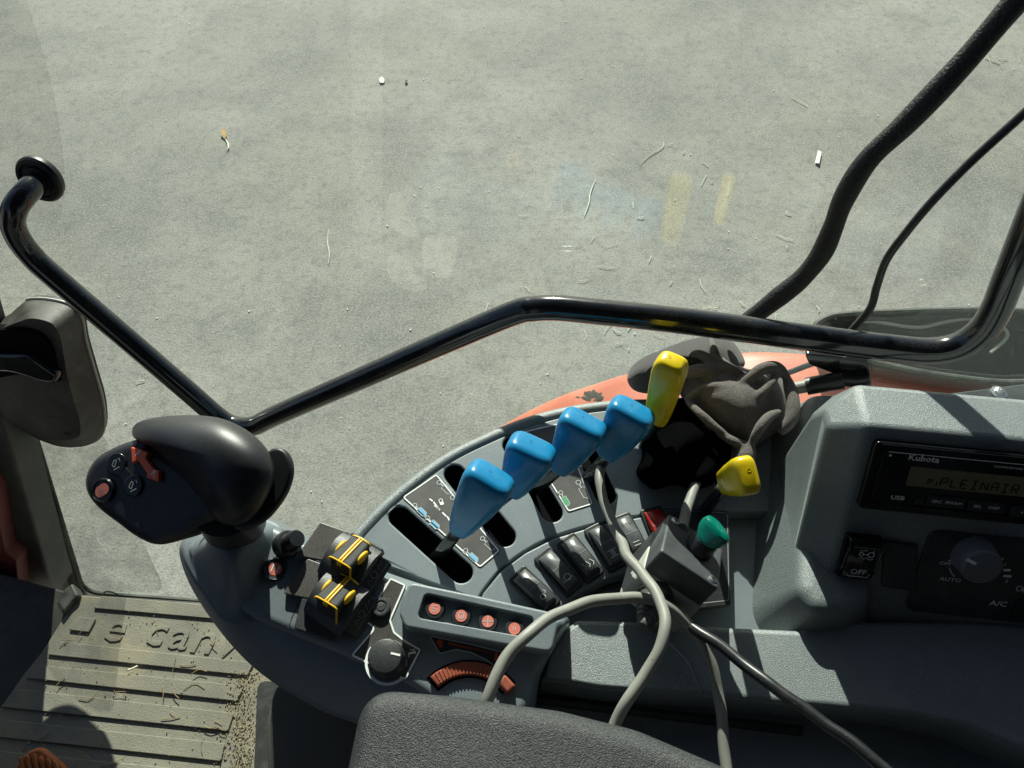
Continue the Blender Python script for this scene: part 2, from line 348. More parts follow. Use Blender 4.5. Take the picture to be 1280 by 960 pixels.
def glass_mat():
    m = bpy.data.materials.new('dusty window glass'); m.use_nodes = True; t = m.node_tree; t.nodes.clear(); L = t.links.new
    out = t.nodes.new('ShaderNodeOutputMaterial'); tr = t.nodes.new('ShaderNodeBsdfTransparent'); tr.inputs[0].default_value = (.93, .97, .94, 1)
    gl = t.nodes.new('ShaderNodeBsdfGlossy'); gl.inputs['Roughness'].default_value = .012; gl.inputs[0].default_value = (1, 1, 1, 1)
    lw = t.nodes.new('ShaderNodeLayerWeight'); pw = t.nodes.new('ShaderNodeMath'); pw.operation = 'POWER'; pw.inputs[1].default_value = 5; L(lw.outputs['Facing'], pw.inputs[0])
    fr = t.nodes.new('ShaderNodeMath'); fr.operation = 'MULTIPLY_ADD'; fr.inputs[1].default_value = .9; fr.inputs[2].default_value = .042; L(pw.outputs[0], fr.inputs[0])
    mx = t.nodes.new('ShaderNodeMixShader'); L(fr.outputs[0], mx.inputs[0]); L(tr.outputs[0], mx.inputs[1]); L(gl.outputs[0], mx.inputs[2])
    df = t.nodes.new('ShaderNodeBsdfTranslucent'); df.inputs[0].default_value = (.72, .75, .68, 1)
    tc = t.nodes.new('ShaderNodeTexCoord'); n = t.nodes.new('ShaderNodeTexNoise'); n.inputs['Scale'].default_value = 260; n.inputs['Detail'].default_value = 3; L(tc.outputs['Object'], n.inputs['Vector'])
    r = t.nodes.new('ShaderNodeMapRange'); r.inputs[1].default_value = .66; r.inputs[2].default_value = .78; r.inputs[3].default_value = .0; r.inputs[4].default_value = .08; L(n.outputs[0], r.inputs[0])
    n2 = t.nodes.new('ShaderNodeTexNoise'); n2.inputs['Scale'].default_value = 5; n2.inputs['Detail'].default_value = 6; L(tc.outputs['Object'], n2.inputs['Vector'])
    r2 = t.nodes.new('ShaderNodeMapRange'); r2.inputs[1].default_value = .35; r2.inputs[2].default_value = .75; r2.inputs[3].default_value = .0; r2.inputs[4].default_value = .006; L(n2.outputs[0], r2.inputs[0])
    ad = t.nodes.new('ShaderNodeMath'); ad.operation = 'ADD'; L(r.outputs[0], ad.inputs[0]); L(r2.outputs[0], ad.inputs[1])
    m2 = t.nodes.new('ShaderNodeMixShader'); L(ad.outputs[0], m2.inputs[0]); L(mx.outputs[0], m2.inputs[1]); L(df.outputs[0], m2.inputs[2]); L(m2.outputs[0], out.inputs[0])
    return m
M['glass'] = glass_mat()

# ================================================================= SETTING
bm = bmesh.new(); g = 150
bmesh.ops.create_grid(bm, x_segments=2, y_segments=2, size=g)
o = link('ground', bm, ground_mat()); o['kind'] = 'structure'

Z_FLOOR = CAM_Z-1.12
Z_CON = CAM_Z-.62          # lever console top
# window plane: leans outwards towards its top
GT = R(13.5); GH = Matrix.Rotation(R(-4.5), 3, 'Z') @ TY; GN = (GH*math.cos(GT) - TZ*math.sin(GT)).normalized()
GO = Vector((0, .535, CAM_Z-.547))
GF = Frame(GO, -GN, TX)                      # normal towards the cab
def gl(px, py, d=0): return hit(px, py, GO - GN*d, GN)

# cab shell that is out of the picture but shades it: roof and rear wall
def tb(name, x0, x1, y0, y1, z0, z1, m, parent=None):
    fr = Frame((0, 0, 0), (0, 0, 1), TX); q = [(x0, y0), (x1, y0), (x1, y1), (x0, y1)]
    return plate(name, fr, rnd(q, .01, 2), m, parent, thick=z1-z0, top=z1, bev=.004, bottom=True)
o = tb('cab_roof', -.85, 1.25, -1.25, .74, CAM_Z+.42, CAM_Z+.52, M['plastic_dark']); o['kind'] = 'structure'
o = tb('cab_rear_wall', 1.02, 1.08, -1.2, .30, Z_FLOOR, CAM_Z+.41, M['plastic_dark']); o['kind'] = 'structure'
o = tb('left_shade_wall', -.95, 1.05, -1.32, -1.26, Z_FLOOR-.1, CAM_Z+.41, M['plastic_dark']); o['kind'] = 'structure'  # solid unseen wall, added to block sky fill from the left
o = tb('cab_front_cowl', -1.15, -1.05, -1.25, .15, Z_FLOOR-.1, CAM_Z-.15, M['plastic_dark']); o['kind'] = 'structure'
# floor pan
FL = flat(Z_FLOOR)
M['dusty_floor'] = mat('dusty black rubber floor', (.030, .030, .026), .7, var=.3, vscale=12, dust=.5, dcol=(.14, .13, .10))
pan = FL.pxs([(-160, 900), (-60, 700), (92, 741), (246, 751), (420, 764), (640, 775)]) + [(.45, .25), (.45, -.75), (-1.1, -.75)]
o = plate('cab_floor', FL, pan, M['dusty_floor'], thick=.10, top=-.003, bev=.003, bottom=True); o['kind'] = 'structure'

# ---------------------------------------------------------------- litter on the ground
gf = flat(0)
def gx(px, py, h=.004): p = at(px, py, 0); return Vector((p.x, p.y, h))
def straw(path, wd=.004, m=None, name='straw'):
    bm = sweep_bm(cat([gx(*p, .006) for p in path], 4), lambda t: wd*(.35+.65*math.sin(math.pi*min(max(t, .08), .92))), 6); return link(name, bm, m or M['straw'])
M['straw'] = mat('dry pale straw', (.78, .75, .58), .8, var=.15, vscale=60)
M['leaf'] = mat('dry brown leaf', (.42, .27, .09), .8, var=.4, vscale=90)
M['chip'] = mat('pale stone chip', (.70, .69, .62), .8, var=.1, vscale=60)
M['dung'] = mat('dark crumb', (.05, .045, .035), .9, var=.3, vscale=60)
def flake(pts, m, name, z=.006, curl=.008):
    bm = bmesh.new(); c = gx(sum(p[0] for p in pts)/len(pts), sum(p[1] for p in pts)/len(pts), z+curl*.3); cv = bm.verts.new(c)
    vs = [bm.verts.new(gx(*p, z+curl*random.random())) for p in pts]
    for i in range(len(vs)): bm.faces.new((cv, vs[i], vs[(i+1) % len(vs)]))
    bmesh.ops.solidify(bm, geom=bm.faces[:], thickness=.0025); return link(name, bm, m)
tag(flake([(277, 163), (283, 163), (284, 172), (281, 175), (277, 171)], M['leaf'], 'dry_leaf'), 'small curled brown leaf lying alone on the pale asphalt, upper left', 'leaf')
tag(straw([(282, 175), (285, 180), (286, 186), (284, 189)], .0045), 'short pale hooked straw just below the brown leaf', 'straw')
tag(flake([(474, 100), (478, 97), (481, 101), (480, 105), (475, 105)], M['chip'], 'stone_chip'), 'white stone chip on the asphalt, upper middle', 'stone')
tag(flake([(506, 102), (509, 101), (510, 104), (507, 105)], M['dung'], 'pebble'), 'tiny black pebble right of the white stone chip', 'pebble')
tag(straw([(411, 288), (410, 305), (412, 318), (411, 330)], .0022), 'long upright pale straw between the rail legs, left of centre', 'straw')
tag(straw([(744, 226), (738, 242), (736, 256), (730, 271)], .0026), 'bent pale straw lying above the middle of the rail', 'straw')
tag(flake([(1018, 205), (1022, 189), (1026, 192), (1023, 207)], M['chip'], 'stone_chip'), 'pale elongated chip left of the thick black hose', 'stone')
tag(straw([(800, 206), (812, 195), (828, 185), (829, 178)], .0016), 'thin forked straw right of the bent straw', 'straw')
bm = bmesh.new()
for i in range(105):
    px, py = random.uniform(-60, 1340), random.uniform(-40, 620)
    if i < 60: px, py = random.gauss(860, 110), random.gauss(405, 40)
    elif i < 80: px, py = random.gauss(800, 120), random.gauss(240, 90)
    elif i < 100: px, py = random.gauss(1225, 22), random.gauss(76, 5)
    a = random.uniform(0, 3.14); l = random.uniform(.008, .05)*(1 if random.random() < .8 else 1.9); c = gx(px, py, .005); d = Vector((math.cos(a), math.sin(a), 0))
    sweep_bm([c-d*l/2, c+Vector((random.gauss(0, .1)*l, random.gauss(0, .1)*l, .003)), c+d*l/2], random.uniform(.0006, .0016), 4, bm)
o = link('straw_litter', bm, M['straw']); o['kind'] = 'stuff'; tag(o, 'scattered bits of straw strewn over the asphalt', 'straw litter')
bm = bmesh.new()
for i in range(160):
    c = gx(random.uniform(-60, 1340), random.uniform(-60, 640), .003); bmesh.ops.create_icosphere(bm, subdivisions=1, radius=random.uniform(.0015, .0042), matrix=Matrix.Translation(c) @ Matrix.Diagonal((1, 1.3, .5, 1)))
o = link('grit', bm, M['chip']); o['kind'] = 'stuff'; tag(o, 'loose pale grit scattered across the asphalt', 'grit')

# ================================================================= WINDOW, SEAL, RAIL, HOSES
win = thing('cab_window', gl(170, 742), 'large dusty cab side window with the yard seen through it', 'window')
def up_edge(t):      # left edge of the pane
    return (33-.315*(t), 545-t)
gp = [GF.px(98, 741), GF.px(640, 782), GF.px(1500, 1050)]
L_ = GF.px(40, 545); e = Vector(GF.px(101, 742)) - Vector(L_); e.normalize()
top = Vector(L_) - e*1.02
gout = [GF.px(100, 742), GF.px(640, 783), (1.30, GF.px(640, 783)[1]), (1.30, top.y), tuple(top)]
plate('pane', GF, rnd(gout, [.02, 0, 0, 0, .05], 6), M['glass'], win, thick=.005, bev=0, bottom=True)
for off, r, m, nm in ((.004, .0055, 'seal', 'rubber_seal'), (-.007, .004, 'cable_grey', 'trim_bead'), (.016, .005, 'seal', 'rubber_seal')):
    q3 = inset([tuple(top), GF.px(102, 742), GF.px(700, 786)], -off); cn = rnd([q3[0], q3[1], q3[2]], [0, .03, 0], 8); sw = [GF.w(p, .002) for p in cn]; link(nm, sweep_bm(sw, r, 8), M[m] if m != 'cable_grey' else M['dusty_rubber'], win)
# dead straw on the window's lower edge and suction cup mark
bm = sweep_bm([GF.w(p, .004) for p in circle(GF.px(143, 744), .017, 24)], .0015, 6); link('suction_cup_rim', bm, M['dusty_rubber'], win)

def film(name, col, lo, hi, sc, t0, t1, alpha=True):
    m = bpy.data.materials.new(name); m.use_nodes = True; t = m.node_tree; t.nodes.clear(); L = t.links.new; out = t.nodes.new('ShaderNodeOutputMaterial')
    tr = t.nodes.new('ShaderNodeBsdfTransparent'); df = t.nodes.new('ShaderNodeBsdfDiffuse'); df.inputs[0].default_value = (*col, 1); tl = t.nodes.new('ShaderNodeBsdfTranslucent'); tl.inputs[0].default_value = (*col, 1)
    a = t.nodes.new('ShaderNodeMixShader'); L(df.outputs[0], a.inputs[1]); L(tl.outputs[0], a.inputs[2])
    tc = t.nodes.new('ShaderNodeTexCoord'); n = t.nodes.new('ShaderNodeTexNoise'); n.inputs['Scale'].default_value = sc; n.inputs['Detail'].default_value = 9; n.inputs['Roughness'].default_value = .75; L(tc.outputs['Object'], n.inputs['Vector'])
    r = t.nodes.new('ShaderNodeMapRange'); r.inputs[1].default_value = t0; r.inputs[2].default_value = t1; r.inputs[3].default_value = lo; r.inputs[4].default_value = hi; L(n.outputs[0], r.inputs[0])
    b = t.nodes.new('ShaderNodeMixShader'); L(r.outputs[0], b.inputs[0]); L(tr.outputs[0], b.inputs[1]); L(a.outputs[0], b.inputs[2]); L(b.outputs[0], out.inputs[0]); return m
M['smudge'] = film('greasy smudge on glass', (.85, .86, .74), .015, .15, 34, .34, .60)
M['reflection'] = film('dark reflection film on glass', (.060, .065, .058), .14, .46, 16, .35, .62)  # dark colour standing in for the pillar reflected in the pane
M['reflection_thin'] = film('thin reflection film on glass', (.10, .10, .09), .10, .20, 12, .35, .62)  # weaker version of the painted dark reflection
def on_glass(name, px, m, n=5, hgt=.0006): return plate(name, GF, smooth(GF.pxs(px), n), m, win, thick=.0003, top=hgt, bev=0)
on_glass('smudge', [(486, 245), (500, 240), (508, 258), (517, 280), (527, 292), (512, 296), (494, 288), (483, 266)], M['smudge'])
on_glass('smudge', [(530, 250), (540, 256), (548, 270), (542, 278), (532, 270), (527, 258)], M['smudge'])
on_glass('smudge', [(530, 300), (545, 292), (571, 298), (568, 330), (556, 348), (536, 344), (528, 322)], M['smudge'])
on_glass('smudge', [(488, 318), (506, 322), (520, 340), (534, 358), (520, 364), (498, 356), (484, 338)], M['smudge'])
on_glass('reflection_patch', [(42, 556), (80, 540), (128, 545), (140, 575), (160, 625), (180, 680), (203, 735), (170, 739), (110, 738), (96, 725), (78, 668), (60, 610)], M['reflection'], 3)  # dark pillar reflection drawn as a film on the pane
on_glass('reflection_patch', [(-60, -60), (20, -60), (34, 0), (52, 60), (68, 120), (80, 200), (80, 250), (70, 280), (40, 276), (-60, 260)], M['reflection_thin'], 3)  # fainter dark reflection, likewise put into a film
rail = thing('grab_rail', gl(690, 385, .05), 'long bent glossy black tube rail across the window', 'rail')
RP = [(52, 223, .0), (42, 232, .018), (30, 244, .034), (19, 260, .046), (16, 279, .050), (24, 299, .051), (40, 320, .05), (62, 341, .05), (150, 416, .05), (235, 489, .05), (276, 524, .05), (297, 533, .05), (318, 532, .05), (345, 519, .05),
      (430, 482, .05), (550, 430, .05), (640, 392, .05), (668, 386, .05), (695, 385, .05), (740, 389, .05), (860, 402, .05), (1000, 421, .05), (1120, 436, .05), (1165, 439, .05), (1200, 432, .05), (1228, 413, .05), (1246, 385, .05), (1262, 345, .05), (1300, 250, .05), (1345, 150, .05), (1400, 20, .05), (1470, -160, .05), (1540, -330, .05)]
bm = sweep_bm(cat([gl(*p) for p in RP], 8), .0122, 20); link('tube', bm, M['paint_black'], rail)
ff = Frame(gl(54, 221, 0), -GN, TX)
link('mounting_flange', lathe_bm(ff, (0, 0), [(.0, 0), (.0235, 0), (.0248, .003), (.0248, .007), (.0230, .0095), (.0190, .010), (.0180, .008), (.0155, .008), (.015, .011), (0, .011)], 40), M['black'], rail)
bf = Frame(gl(1050, 455, .035), -GN, TX)
plate('bracket', bf, rnd(bf.pxs([(1004, 432), (1082, 440), (1086, 458), (1087, 476), (1068, 480), (1052, 468), (1050, 461), (1010, 446)]), .003), M['paint_black'], rail, thick=.006, bev=.001, bottom=True, top=.012)
link('bracket_pivot', sweep_bm([gl(1052, 474, .05), gl(1070, 475, .05), gl(1086, 472, .05)], .007, 12), M['black'], rail)
link('latch_pin', sweep_bm([gl(955, 494, .06), gl(985, 487, .055), gl(1012, 482, .055)], .0062, 12), M['cable_grey'], rail)
link('latch_sleeve', sweep_bm([gl(1008, 483, .055), gl(1030, 479, .055), gl(1054, 475, .055)], .0085, 14), M['black'], rail)

h1 = [(1560, -300), (1430, -170), (1340, -70), (1272, 0), (1205, 78), (1135, 152), (1085, 200), (1055, 248), (1041, 285), (1026, 318), (1002, 348), (970, 374), (942, 396), (915, 418)]
bm = sweep_bm(cat([gl(*p, .018) for p in h1], 10), lambda t: .0088*(1+.05*math.sin(40*t)), 18)
M['braid'] = mat('black braided sleeve', (.013, .013, .014), .5, bump=1, bscale=500, bdist=.001, var=.3, vscale=120, grain=.5, gscale=700)
tag(link('braided_hose', bm, M['braid']), 'thick black braided hose hanging at upper right of window', 'hose')
h2 = [(1560, -120), (1430, 0), (1345, 80), (1282, 140), (1215, 201), (1165, 252), (1130, 294), (1108, 325), (1096, 358), (1088, 385), (1066, 412), (1050, 432)]
tag(link('thin_cable', sweep_bm(cat([gl(*p, .012) for p in h2], 10), .0036, 12), M['cable_black']), 'thin black cable curving down right of the braided hose', 'cable')

# ---------------------------------------------------------------- fender and work lamp outside
fo = [(560, 580, 1.20), (600, 548, 1.10), (650, 517, 1.01), (700, 493, .95), (745, 477, .90), (790, 463, .86), (860, 447, .82), (940, 437, .79), (1040, 441, .78), (1160, 446, .78), (1300, 460, .78), (1500, 490, .78)]
fo = [at(p[0], p[1], CAM_Z-p[2]) for p in fo]; fo = cat(fo, 5)
cs = [(.0, -.09), (.004, -.02), (0, -.006), (-.006, 0), (-.02, .003), (-.06, .006), (-.12, .006), (-.20, .0)]
bm = rings_bm([[p + TY*a + TZ*b for a, b in cs] for p in fo], closed=False, caps=(False, False))
bmesh.ops.recalc_face_normals(bm, faces=bm.faces)
fen = thing('rear_fender', fo[30], 'orange rear wheel fender showing beyond the lever console', 'fender'); link('fender_skin', bm, M['fender'], fen, 50)
bm = bmesh.new()
for i in range(34):
    c = at(738+random.gauss(0, 7), 495+random.gauss(0, 3), CAM_Z-.886); bmesh.ops.create_icosphere(bm, subdivisions=1, radius=random.uniform(.0012, .0040), matrix=Matrix.Translation(c) @ Matrix.Rotation(random.random()*3, 4, 'Z') @ Matrix.Diagonal((1.9, .9, .35, 1)))
o = link('mud_clump', bm, M['dung'], fen)
lamp = thing('work_lamp', at(1150, 430, CAM_Z-.74), 'black oval work lamp housing with a pale lip outside the window', 'work lamp')
M['lamp_black'] = mat('matt black lamp housing', (.010, .011, .010), .7, spec=.12, var=.4, vscale=30)
LF = Frame(at(1150, 430, CAM_Z-.73), TZ*.93-TY*.36, TX)
lo = smooth(LF.pxs([(1018, 410), (1032, 398), (1060, 393), (1150, 389), (1250, 388), (1320, 396), (1345, 425), (1330, 460), (1275, 478), (1180, 470), (1090, 452), (1035, 432)]), 6)
li = inset(ccw(lo), .010)
link('housing', plate_bm(LF, lo, [li], thick=.055, bev=.003, draft=-.02), M['lamp_black'], lamp)
bm = plate_bm(LF, inset(ccw(lo), .009), thick=.002, bev=0, top=-.035); link('reflector_bowl', bm, M['void'], lamp)
link('housing_lip', sweep_bm([LF.w(p, .002) for p in lo[:62]], .0035, 8), M['dusty_rubber'], lamp)
link('lamp_gasket', sweep_bm(cat([LF.w(LF.px(*p), -.004) for p in [(1068, 404), (1088, 400), (1110, 403), (1150, 408), (1185, 401), (1215, 397), (1245, 401), (1262, 418), (1240, 440)]], 6), .0022, 8), M['cable_grey'], lamp)
for px, s in ((1098, 12), (1160, 20), (1200, 16)): link('lamp_lens', box_bm(LF, LF.px(px, 414+s*.6), s*.0012, .010, -.032, -.026), M['plastic_dark'], lamp)
TRF = flat(CAM_Z-.70)
tr_ = thing('rear_trim', TRF.w(TRF.px(1200, 510)), 'dark flat trim strip with one screw behind the radio pod', 'trim')
plate('trim_panel', TRF, rnd(TRF.pxs([(1060, 512), (1180, 492), (1420, 462), (1420, 600), (1060, 580)]), .003), M['plastic_dark'], tr_, thick=.05, bev=.002)
link('screw', lathe_bm(TRF, TRF.px(1248, 491), [(.0085, 0), (.0085, .0015), (.005, .002), (.005, .0045), (.0035, .0055), (.0015, .0055), (.001, .004), (0, .004)], 24), M['steel'], tr_)
tag(link('signal_cable', sweep_bm(cat([at(*p[:2], CAM_Z-p[2]) for p in [(940, 480, .72), (985, 466, .72), (1012, 456, .73), (1050, 445, .75)]], 6), .0035, 10), M['cable_black']), 'short black cable crossing the orange fender', 'cable')

# ---------------------------------------------------------------- door latch housing, pillar, red bracket at the left
lf = Frame(GO - GN*.012, -GN, TX)
lat = thing('door_latch', gl(60, 470, .012), 'dusty grey brown door latch housing with black pull handle at left', 'door latch')
bo = lf.pxs([(20, 384), (34, 377), (62, 378), (88, 386), (99, 400), (104, 428), (115, 466), (126, 506), (127, 540), (112, 556), (80, 558), (52, 549), (20, 535), (-30, 520), (-60, 470), (-40, 420), (0, 400)])
LH = lf.up(.030)
def on(fr, pts): return fr.pxs(pts)
B0 = [(20, 386), (34, 377), (62, 378), (88, 386), (99, 401), (104, 428), (115, 466), (126, 506), (127, 540), (112, 556), (80, 559), (52, 551), (20, 535), (-40, 520), (-70, 470), (-50, 420), (0, 402)]
B1 = [(24, 402), (40, 398), (60, 402), (70, 410), (76, 424), (80, 446), (84, 470), (92, 500), (100, 528), (98, 546), (76, 550), (52, 545), (20, 530), (-30, 510), (-50, 470), (-30, 430), (0, 412)]
def loft_px(a, ha, b, hb, fr, n=5):
    fa, fb = fr.up(ha), fr.up(hb); A = smooth(fa.pxs(a), n); Bq = smooth(fb.pxs(b), n); rr = []
    fa0 = fr.up(0)
    rr.append([fr.w(p, 0) for p in A]); rr.append([fr.w(p, ha) for p in A])
    for k in (.12, .5, .88): rr.append([fr.w(tuple(Vector(x)*(1-k)+Vector(y)*k), ha+(hb-ha)*(k if k != .5 else .5)) for x, y in zip(A, Bq)])
    rr.append([fr.w(p, hb) for p in inset(ccw(Bq) if area(Bq) > 0 else Bq, 0)])
    return rr
rr = loft_px(B0, .012, B1, .048, lf)
link('housing', rings_bm(rr), M['latch'], lat, 40)
link('housing_edge', sweep_bm([lf.w(p, .007) for p in smooth(lf.up(.012).pxs(B0), 5)[4:52]], .0022, 8), M['box_grey'], lat)
hf = lf.up(.052)
plate('recess_plate', hf, smooth(hf.pxs([(-60, 420), (0, 413), (30, 412), (52, 420), (64, 436), (70, 460), (74, 478), (60, 474), (20, 470), (-60, 480)]), 5), M['void'], lat, thick=.012, bev=.003)
plate('pull_handle', hf.up(.008), smooth(hf.up(.008).pxs([(-40, 446), (8, 445), (34, 447), (58, 462), (70, 471), (68, 479), (52, 478), (10, 466), (-40, 466)]), 5), M['paint_black'], lat, thick=.012, bev=.004)
kf = Frame(gl(31, 404, .035), (TY*.9+TZ*.35-TX*.1), TX)
link('lock_pin', lathe_bm(kf, (0, 0), [(.0045, -.006), (.0035, .004), (.0028, .013), (.0045, .019), (.0058, .021), (.0055, .023), (0, .0232)], 20), M['black'], lat)
link('screw_recess', lathe_bm(lf.up(.046), lf.up(.046).px(86, 541), [(.0045, 0), (.0045, .002), (0, .002)], 16), M['void'], lat)

pil = thing('door_pillar', gl(60, 650, .02), 'grey green trim covered door pillar running down the left edge', 'pillar')
p1 = lf.pxs([(24, 540), (90, 724), (100, 747), (60, 758), (30, 700), (-30, 480), (-110, 240), (-60, 240)])
plate('pillar_strip', lf, p1, M['pillar'], pil, thick=.012, bev=.002, top=.022)
pf2 = lf.up(.05)
p2 = pf2.pxs([(-10, 480), (6, 535), (62, 724), (69, 744), (30, 780), (14, 720), (-30, 600), (-90, 440), (-160, 240), (-90, 240)])
plate('pillar_cover', pf2, p2, M['pillar'], pil, thick=.048, bev=.006)
bmk = tag(plate('red_bracket', lf.up(.075), rnd(lf.up(.075).pxs([(-40, 560), (-8, 620), (6, 690), (20, 702), (27, 776), (-50, 800), (-80, 700)]), .003), M['redframe'], None, thick=.05, bev=.002), 'dusty dark red steel bracket at the left edge beside the pillar', 'bracket')

# ---------------------------------------------------------------- floor mat
FM = flat(Z_FLOOR+.012)
mt = thing('floor_mat', FM.w(FM.px(180, 850)), 'dusty olive ribbed rubber floor mat with raised lettering', 'floor mat')
mo = FM.pxs([(99, 744), (246, 754), (430, 769), (500, 800), (480, 1100), (-260, 1060), (-60, 965), (0, 885), (30, 842), (52, 815), (58, 806), (80, 770)])
plate('mat_base', FM, mo, M['mat'], mt, thick=.013, bev=.002)
for tl, tr2, br, bl in (((127, 746), (300, 760), (290, 776), (118, 761)), ((77, 803), (318, 829), (310, 845), (60, 819)), ((50, 832), (306, 858), (297, 877), (33, 848)),
                        ((22, 862), (293, 892), (286, 914), (2, 884)), ((-14, 898), (282, 930), (277, 952), (-34, 918)), ((-50, 934), (276, 967), (270, 990), (-74, 955)), ((-95, 975), (268, 1005), (262, 1030), (-120, 998)), ((100, 772), (121, 774), (112, 791), (87, 788))):
    q = FM.pxs([tl, tr2, br, bl]); plate('tread_bar', FM, rnd(q, .002, 3), M['mat'], mt, thick=.0035, top=.0035, bev=.0008)
k = .0013
P = Print(FM, .0005)
for ch, px, py, s in (('e', 144, 785, .062), (',', 165, 797, .06), ('c', 195, 790, .062), ('a', 225, 795, .062), ('n', 255, 800, .062), ('y', 283, 806, .062)):
    P.text(ch, FM.px(px, py), s, rot=YAW, extr=.0011, wide=1.15, slant=-.35 if ch == ',' else .15)
o = P.done('raised_lettering', M['mat'], mt)
# mud crumbs and hay on the mat
bm = bmesh.new()
for i in range(1100):
    if i < 800: px, py = random.gauss(302, 12), random.uniform(840, 965)
    else: px, py = random.uniform(10, 300), random.uniform(765, 960)
    if px < 95-(py-745)*.68+14 or px > 335: continue
    p = FM.w(FM.px(px, py), .001+.0035*(random.random() < .3)); bmesh.ops.create_icosphere(bm, subdivisions=1, radius=random.uniform(.0004, .0013), matrix=Matrix.Translation(p) @ Matrix.Rotation(random.random()*3, 4, Vector((random.random(), 1, .3))) @ Matrix.Diagonal((1, random.uniform(.6, 1.6), .7, 1)))
M['crumb'] = mat('dry mud crumbs', (.34, .29, .17), .9, var=.3, vscale=200)
o = link('mud_crumbs', bm, M['crumb']); o['kind'] = 'stuff'; tag(o, 'dry mud crumbs lying along the right side of the floor mat', 'mud')
bm = bmesh.new()
for i in range(26):
    px, py = random.uniform(40, 280), random.uniform(790, 955)
    if px < 95-(py-745)*.68+24: continue
    c = FM.w(FM.px(px, py), .005); a = random.uniform(0, 6.28); l = random.uniform(.005, .016); d = Vector((math.cos(a), math.sin(a), 0)); nn = Vector((-d.y, d.x, 0))*l*random.gauss(0, .25)
    sweep_bm(cat([c-d*l, c+nn, c+d*l], 4), random.uniform(.0003, .0006), 5, bm)
o = link('hay_bits', bm, mat('brown hay', (.30, .22, .10), .9, var=.4, vscale=100)); o['kind'] = 'stuff'; tag(o, 'curled bits of dry hay lying on the rubber floor mat', 'hay')
tag(link('straw', sweep_bm([FM.w(FM.px(*p), .006) for p in ((162, 839), (168, 837), (174, 834))], .0013, 6), M['straw']), 'short pale straw lying on the rubber floor mat', 'straw')
# clip at the corner of pillar and mat
cf = flat(Z_FLOOR+.022)
tag(plate('corner_clip', cf, rnd(cf.pxs([(70, 754), (80, 736), (90, 728), (99, 744), (90, 752), (78, 768)]), .004), M['dusty_rubber'], None, thick=.024, bev=.004), 'small grey rubber corner flap where pillar meets the floor mat', 'corner flap')
# pedal with ribbed orange brown tread
PDF = Frame(at(45, 955, Z_FLOOR+.05), (.25, -.35, .9), (.85, -.5, 0))
ped = thing('foot_pedal', PDF.o, 'ribbed orange brown foot pedal at the bottom left corner', 'pedal')
po = PDF.pxs([(14, 972), (24, 952), (36, 940), (50, 937), (62, 945), (84, 968), (70, 1000), (30, 1000)])
M['pedal'] = mat('worn orange rubber', (.50, .17, .055), .7, var=.35, vscale=40, bump=.3, bscale=300)
plate('pedal_pad', PDF, smooth(po, 4), M['pedal'], ped, thick=.012, bev=.003)
for i in range(6):
    a, b = (26+i*8.5, 948-i*2+max(0, i-2)*5), (38+i*8.5, 985)
    plate('tread_rib', PDF, capsule(PDF.px(*a), PDF.px(*b), .0022, 4), M['pedal'], ped, thick=.004, top=.004, bev=.001)

# ================================================================= LEVER CONSOLE
CF = flat(Z_CON)
con = thing('lever_console', CF.w(CF.px(760, 650)), 'curved grey lever console with slots, symbol plates and rocker switches', 'console')
arc_out = [(424, 688), (436, 672), (450, 655), (480, 625), (520, 592), (560, 565), (600, 545), (650, 524), (700, 510), (750, 502), (800, 499), (870, 500), (940, 505), (1060, 512)]
BF = flat(Z_CON-.016)
body = [(424, 692)] + arc_out[1:] + [(1120, 560), (1120, 700), (1400, 760), (1400, 960), (1280, 936), (1130, 892), (1035, 885), (985, 882), (673, 860), (600, 860), (500, 800)]
plate('console_body', BF, BF.pxs(body), M['plastic'], con, thick=.11, bev=.004, bottom=True)
def fanslot(a, b, r=.0095): return capsule(CF.px(*a), CF.px(*b), r, 10)
slots = [fanslot((499, 645), (577, 715)), fanslot((568, 592), (631, 670)), fanslot((641, 556), (690, 640)), fanslot((722, 540), (757, 618), .0095)]
arc_in = [(912, 640), (860, 640), (800, 645), (745, 655), (690, 672), (655, 690), (625, 713), (603, 740), (598, 751)]
lp = cat([Vector(CF.px(*p)) for p in arc_out], 5); li_ = cat([Vector(CF.px(*p)) for p in arc_in], 5)
panel = [tuple(v) for v in lp] + [CF.px(1060, 640)] + [tuple(v) for v in li_] + [CF.px(520, 718), CF.px(440, 690)]
# the outer rim is a rounded moulding of its own, the panel lies just inside it
rim_l = [tuple(v) for v in cat([Vector(CF.px(*p)) for p in [(418, 700)]+arc_out[1:]], 8)]
rim_c = [CF.w(p, -.004) for p in inset(list(reversed(rim_l)), .0052)[1:-1]]
link('rim', sweep_bm(rim_c, .0065, 12), M['plastic_rough'], con)
oi = [tuple(v) for v in lp]; oi = inset(list(reversed(oi)), .0100); oi = list(reversed(oi))[1:-1]
panel = [CF.px(446, 684)] + oi + [CF.px(1060, 640)] + [tuple(v) for v in li_] + [CF.px(520, 722)]
ipanel = inset(ccw(panel), .0006)
plate('lever_panel', CF, ipanel, [M['plastic'], M['void']], con, holes=slots, thick=.0155, bev=.0015, hbev=.0016, hmi=1)  # slot walls coloured black for the shade inside the slots
P = Print(CF, .0002)
P.line([tuple(v) for v in cat([Vector(CF.px(*p)) for p in [(444, 678), (487, 633), (527, 600), (566, 574), (606, 553), (655, 532), (702, 518)]], 6)], .0007)
P.done('edge_line', M['grey_print'], con)
link('slot_shade_sheet', plate_bm(flat(Z_CON-.0155), ipanel, thick=.0005, bev=0), M['void'], con)  # black sheet painting the shade at the bottom of the slots
P = None
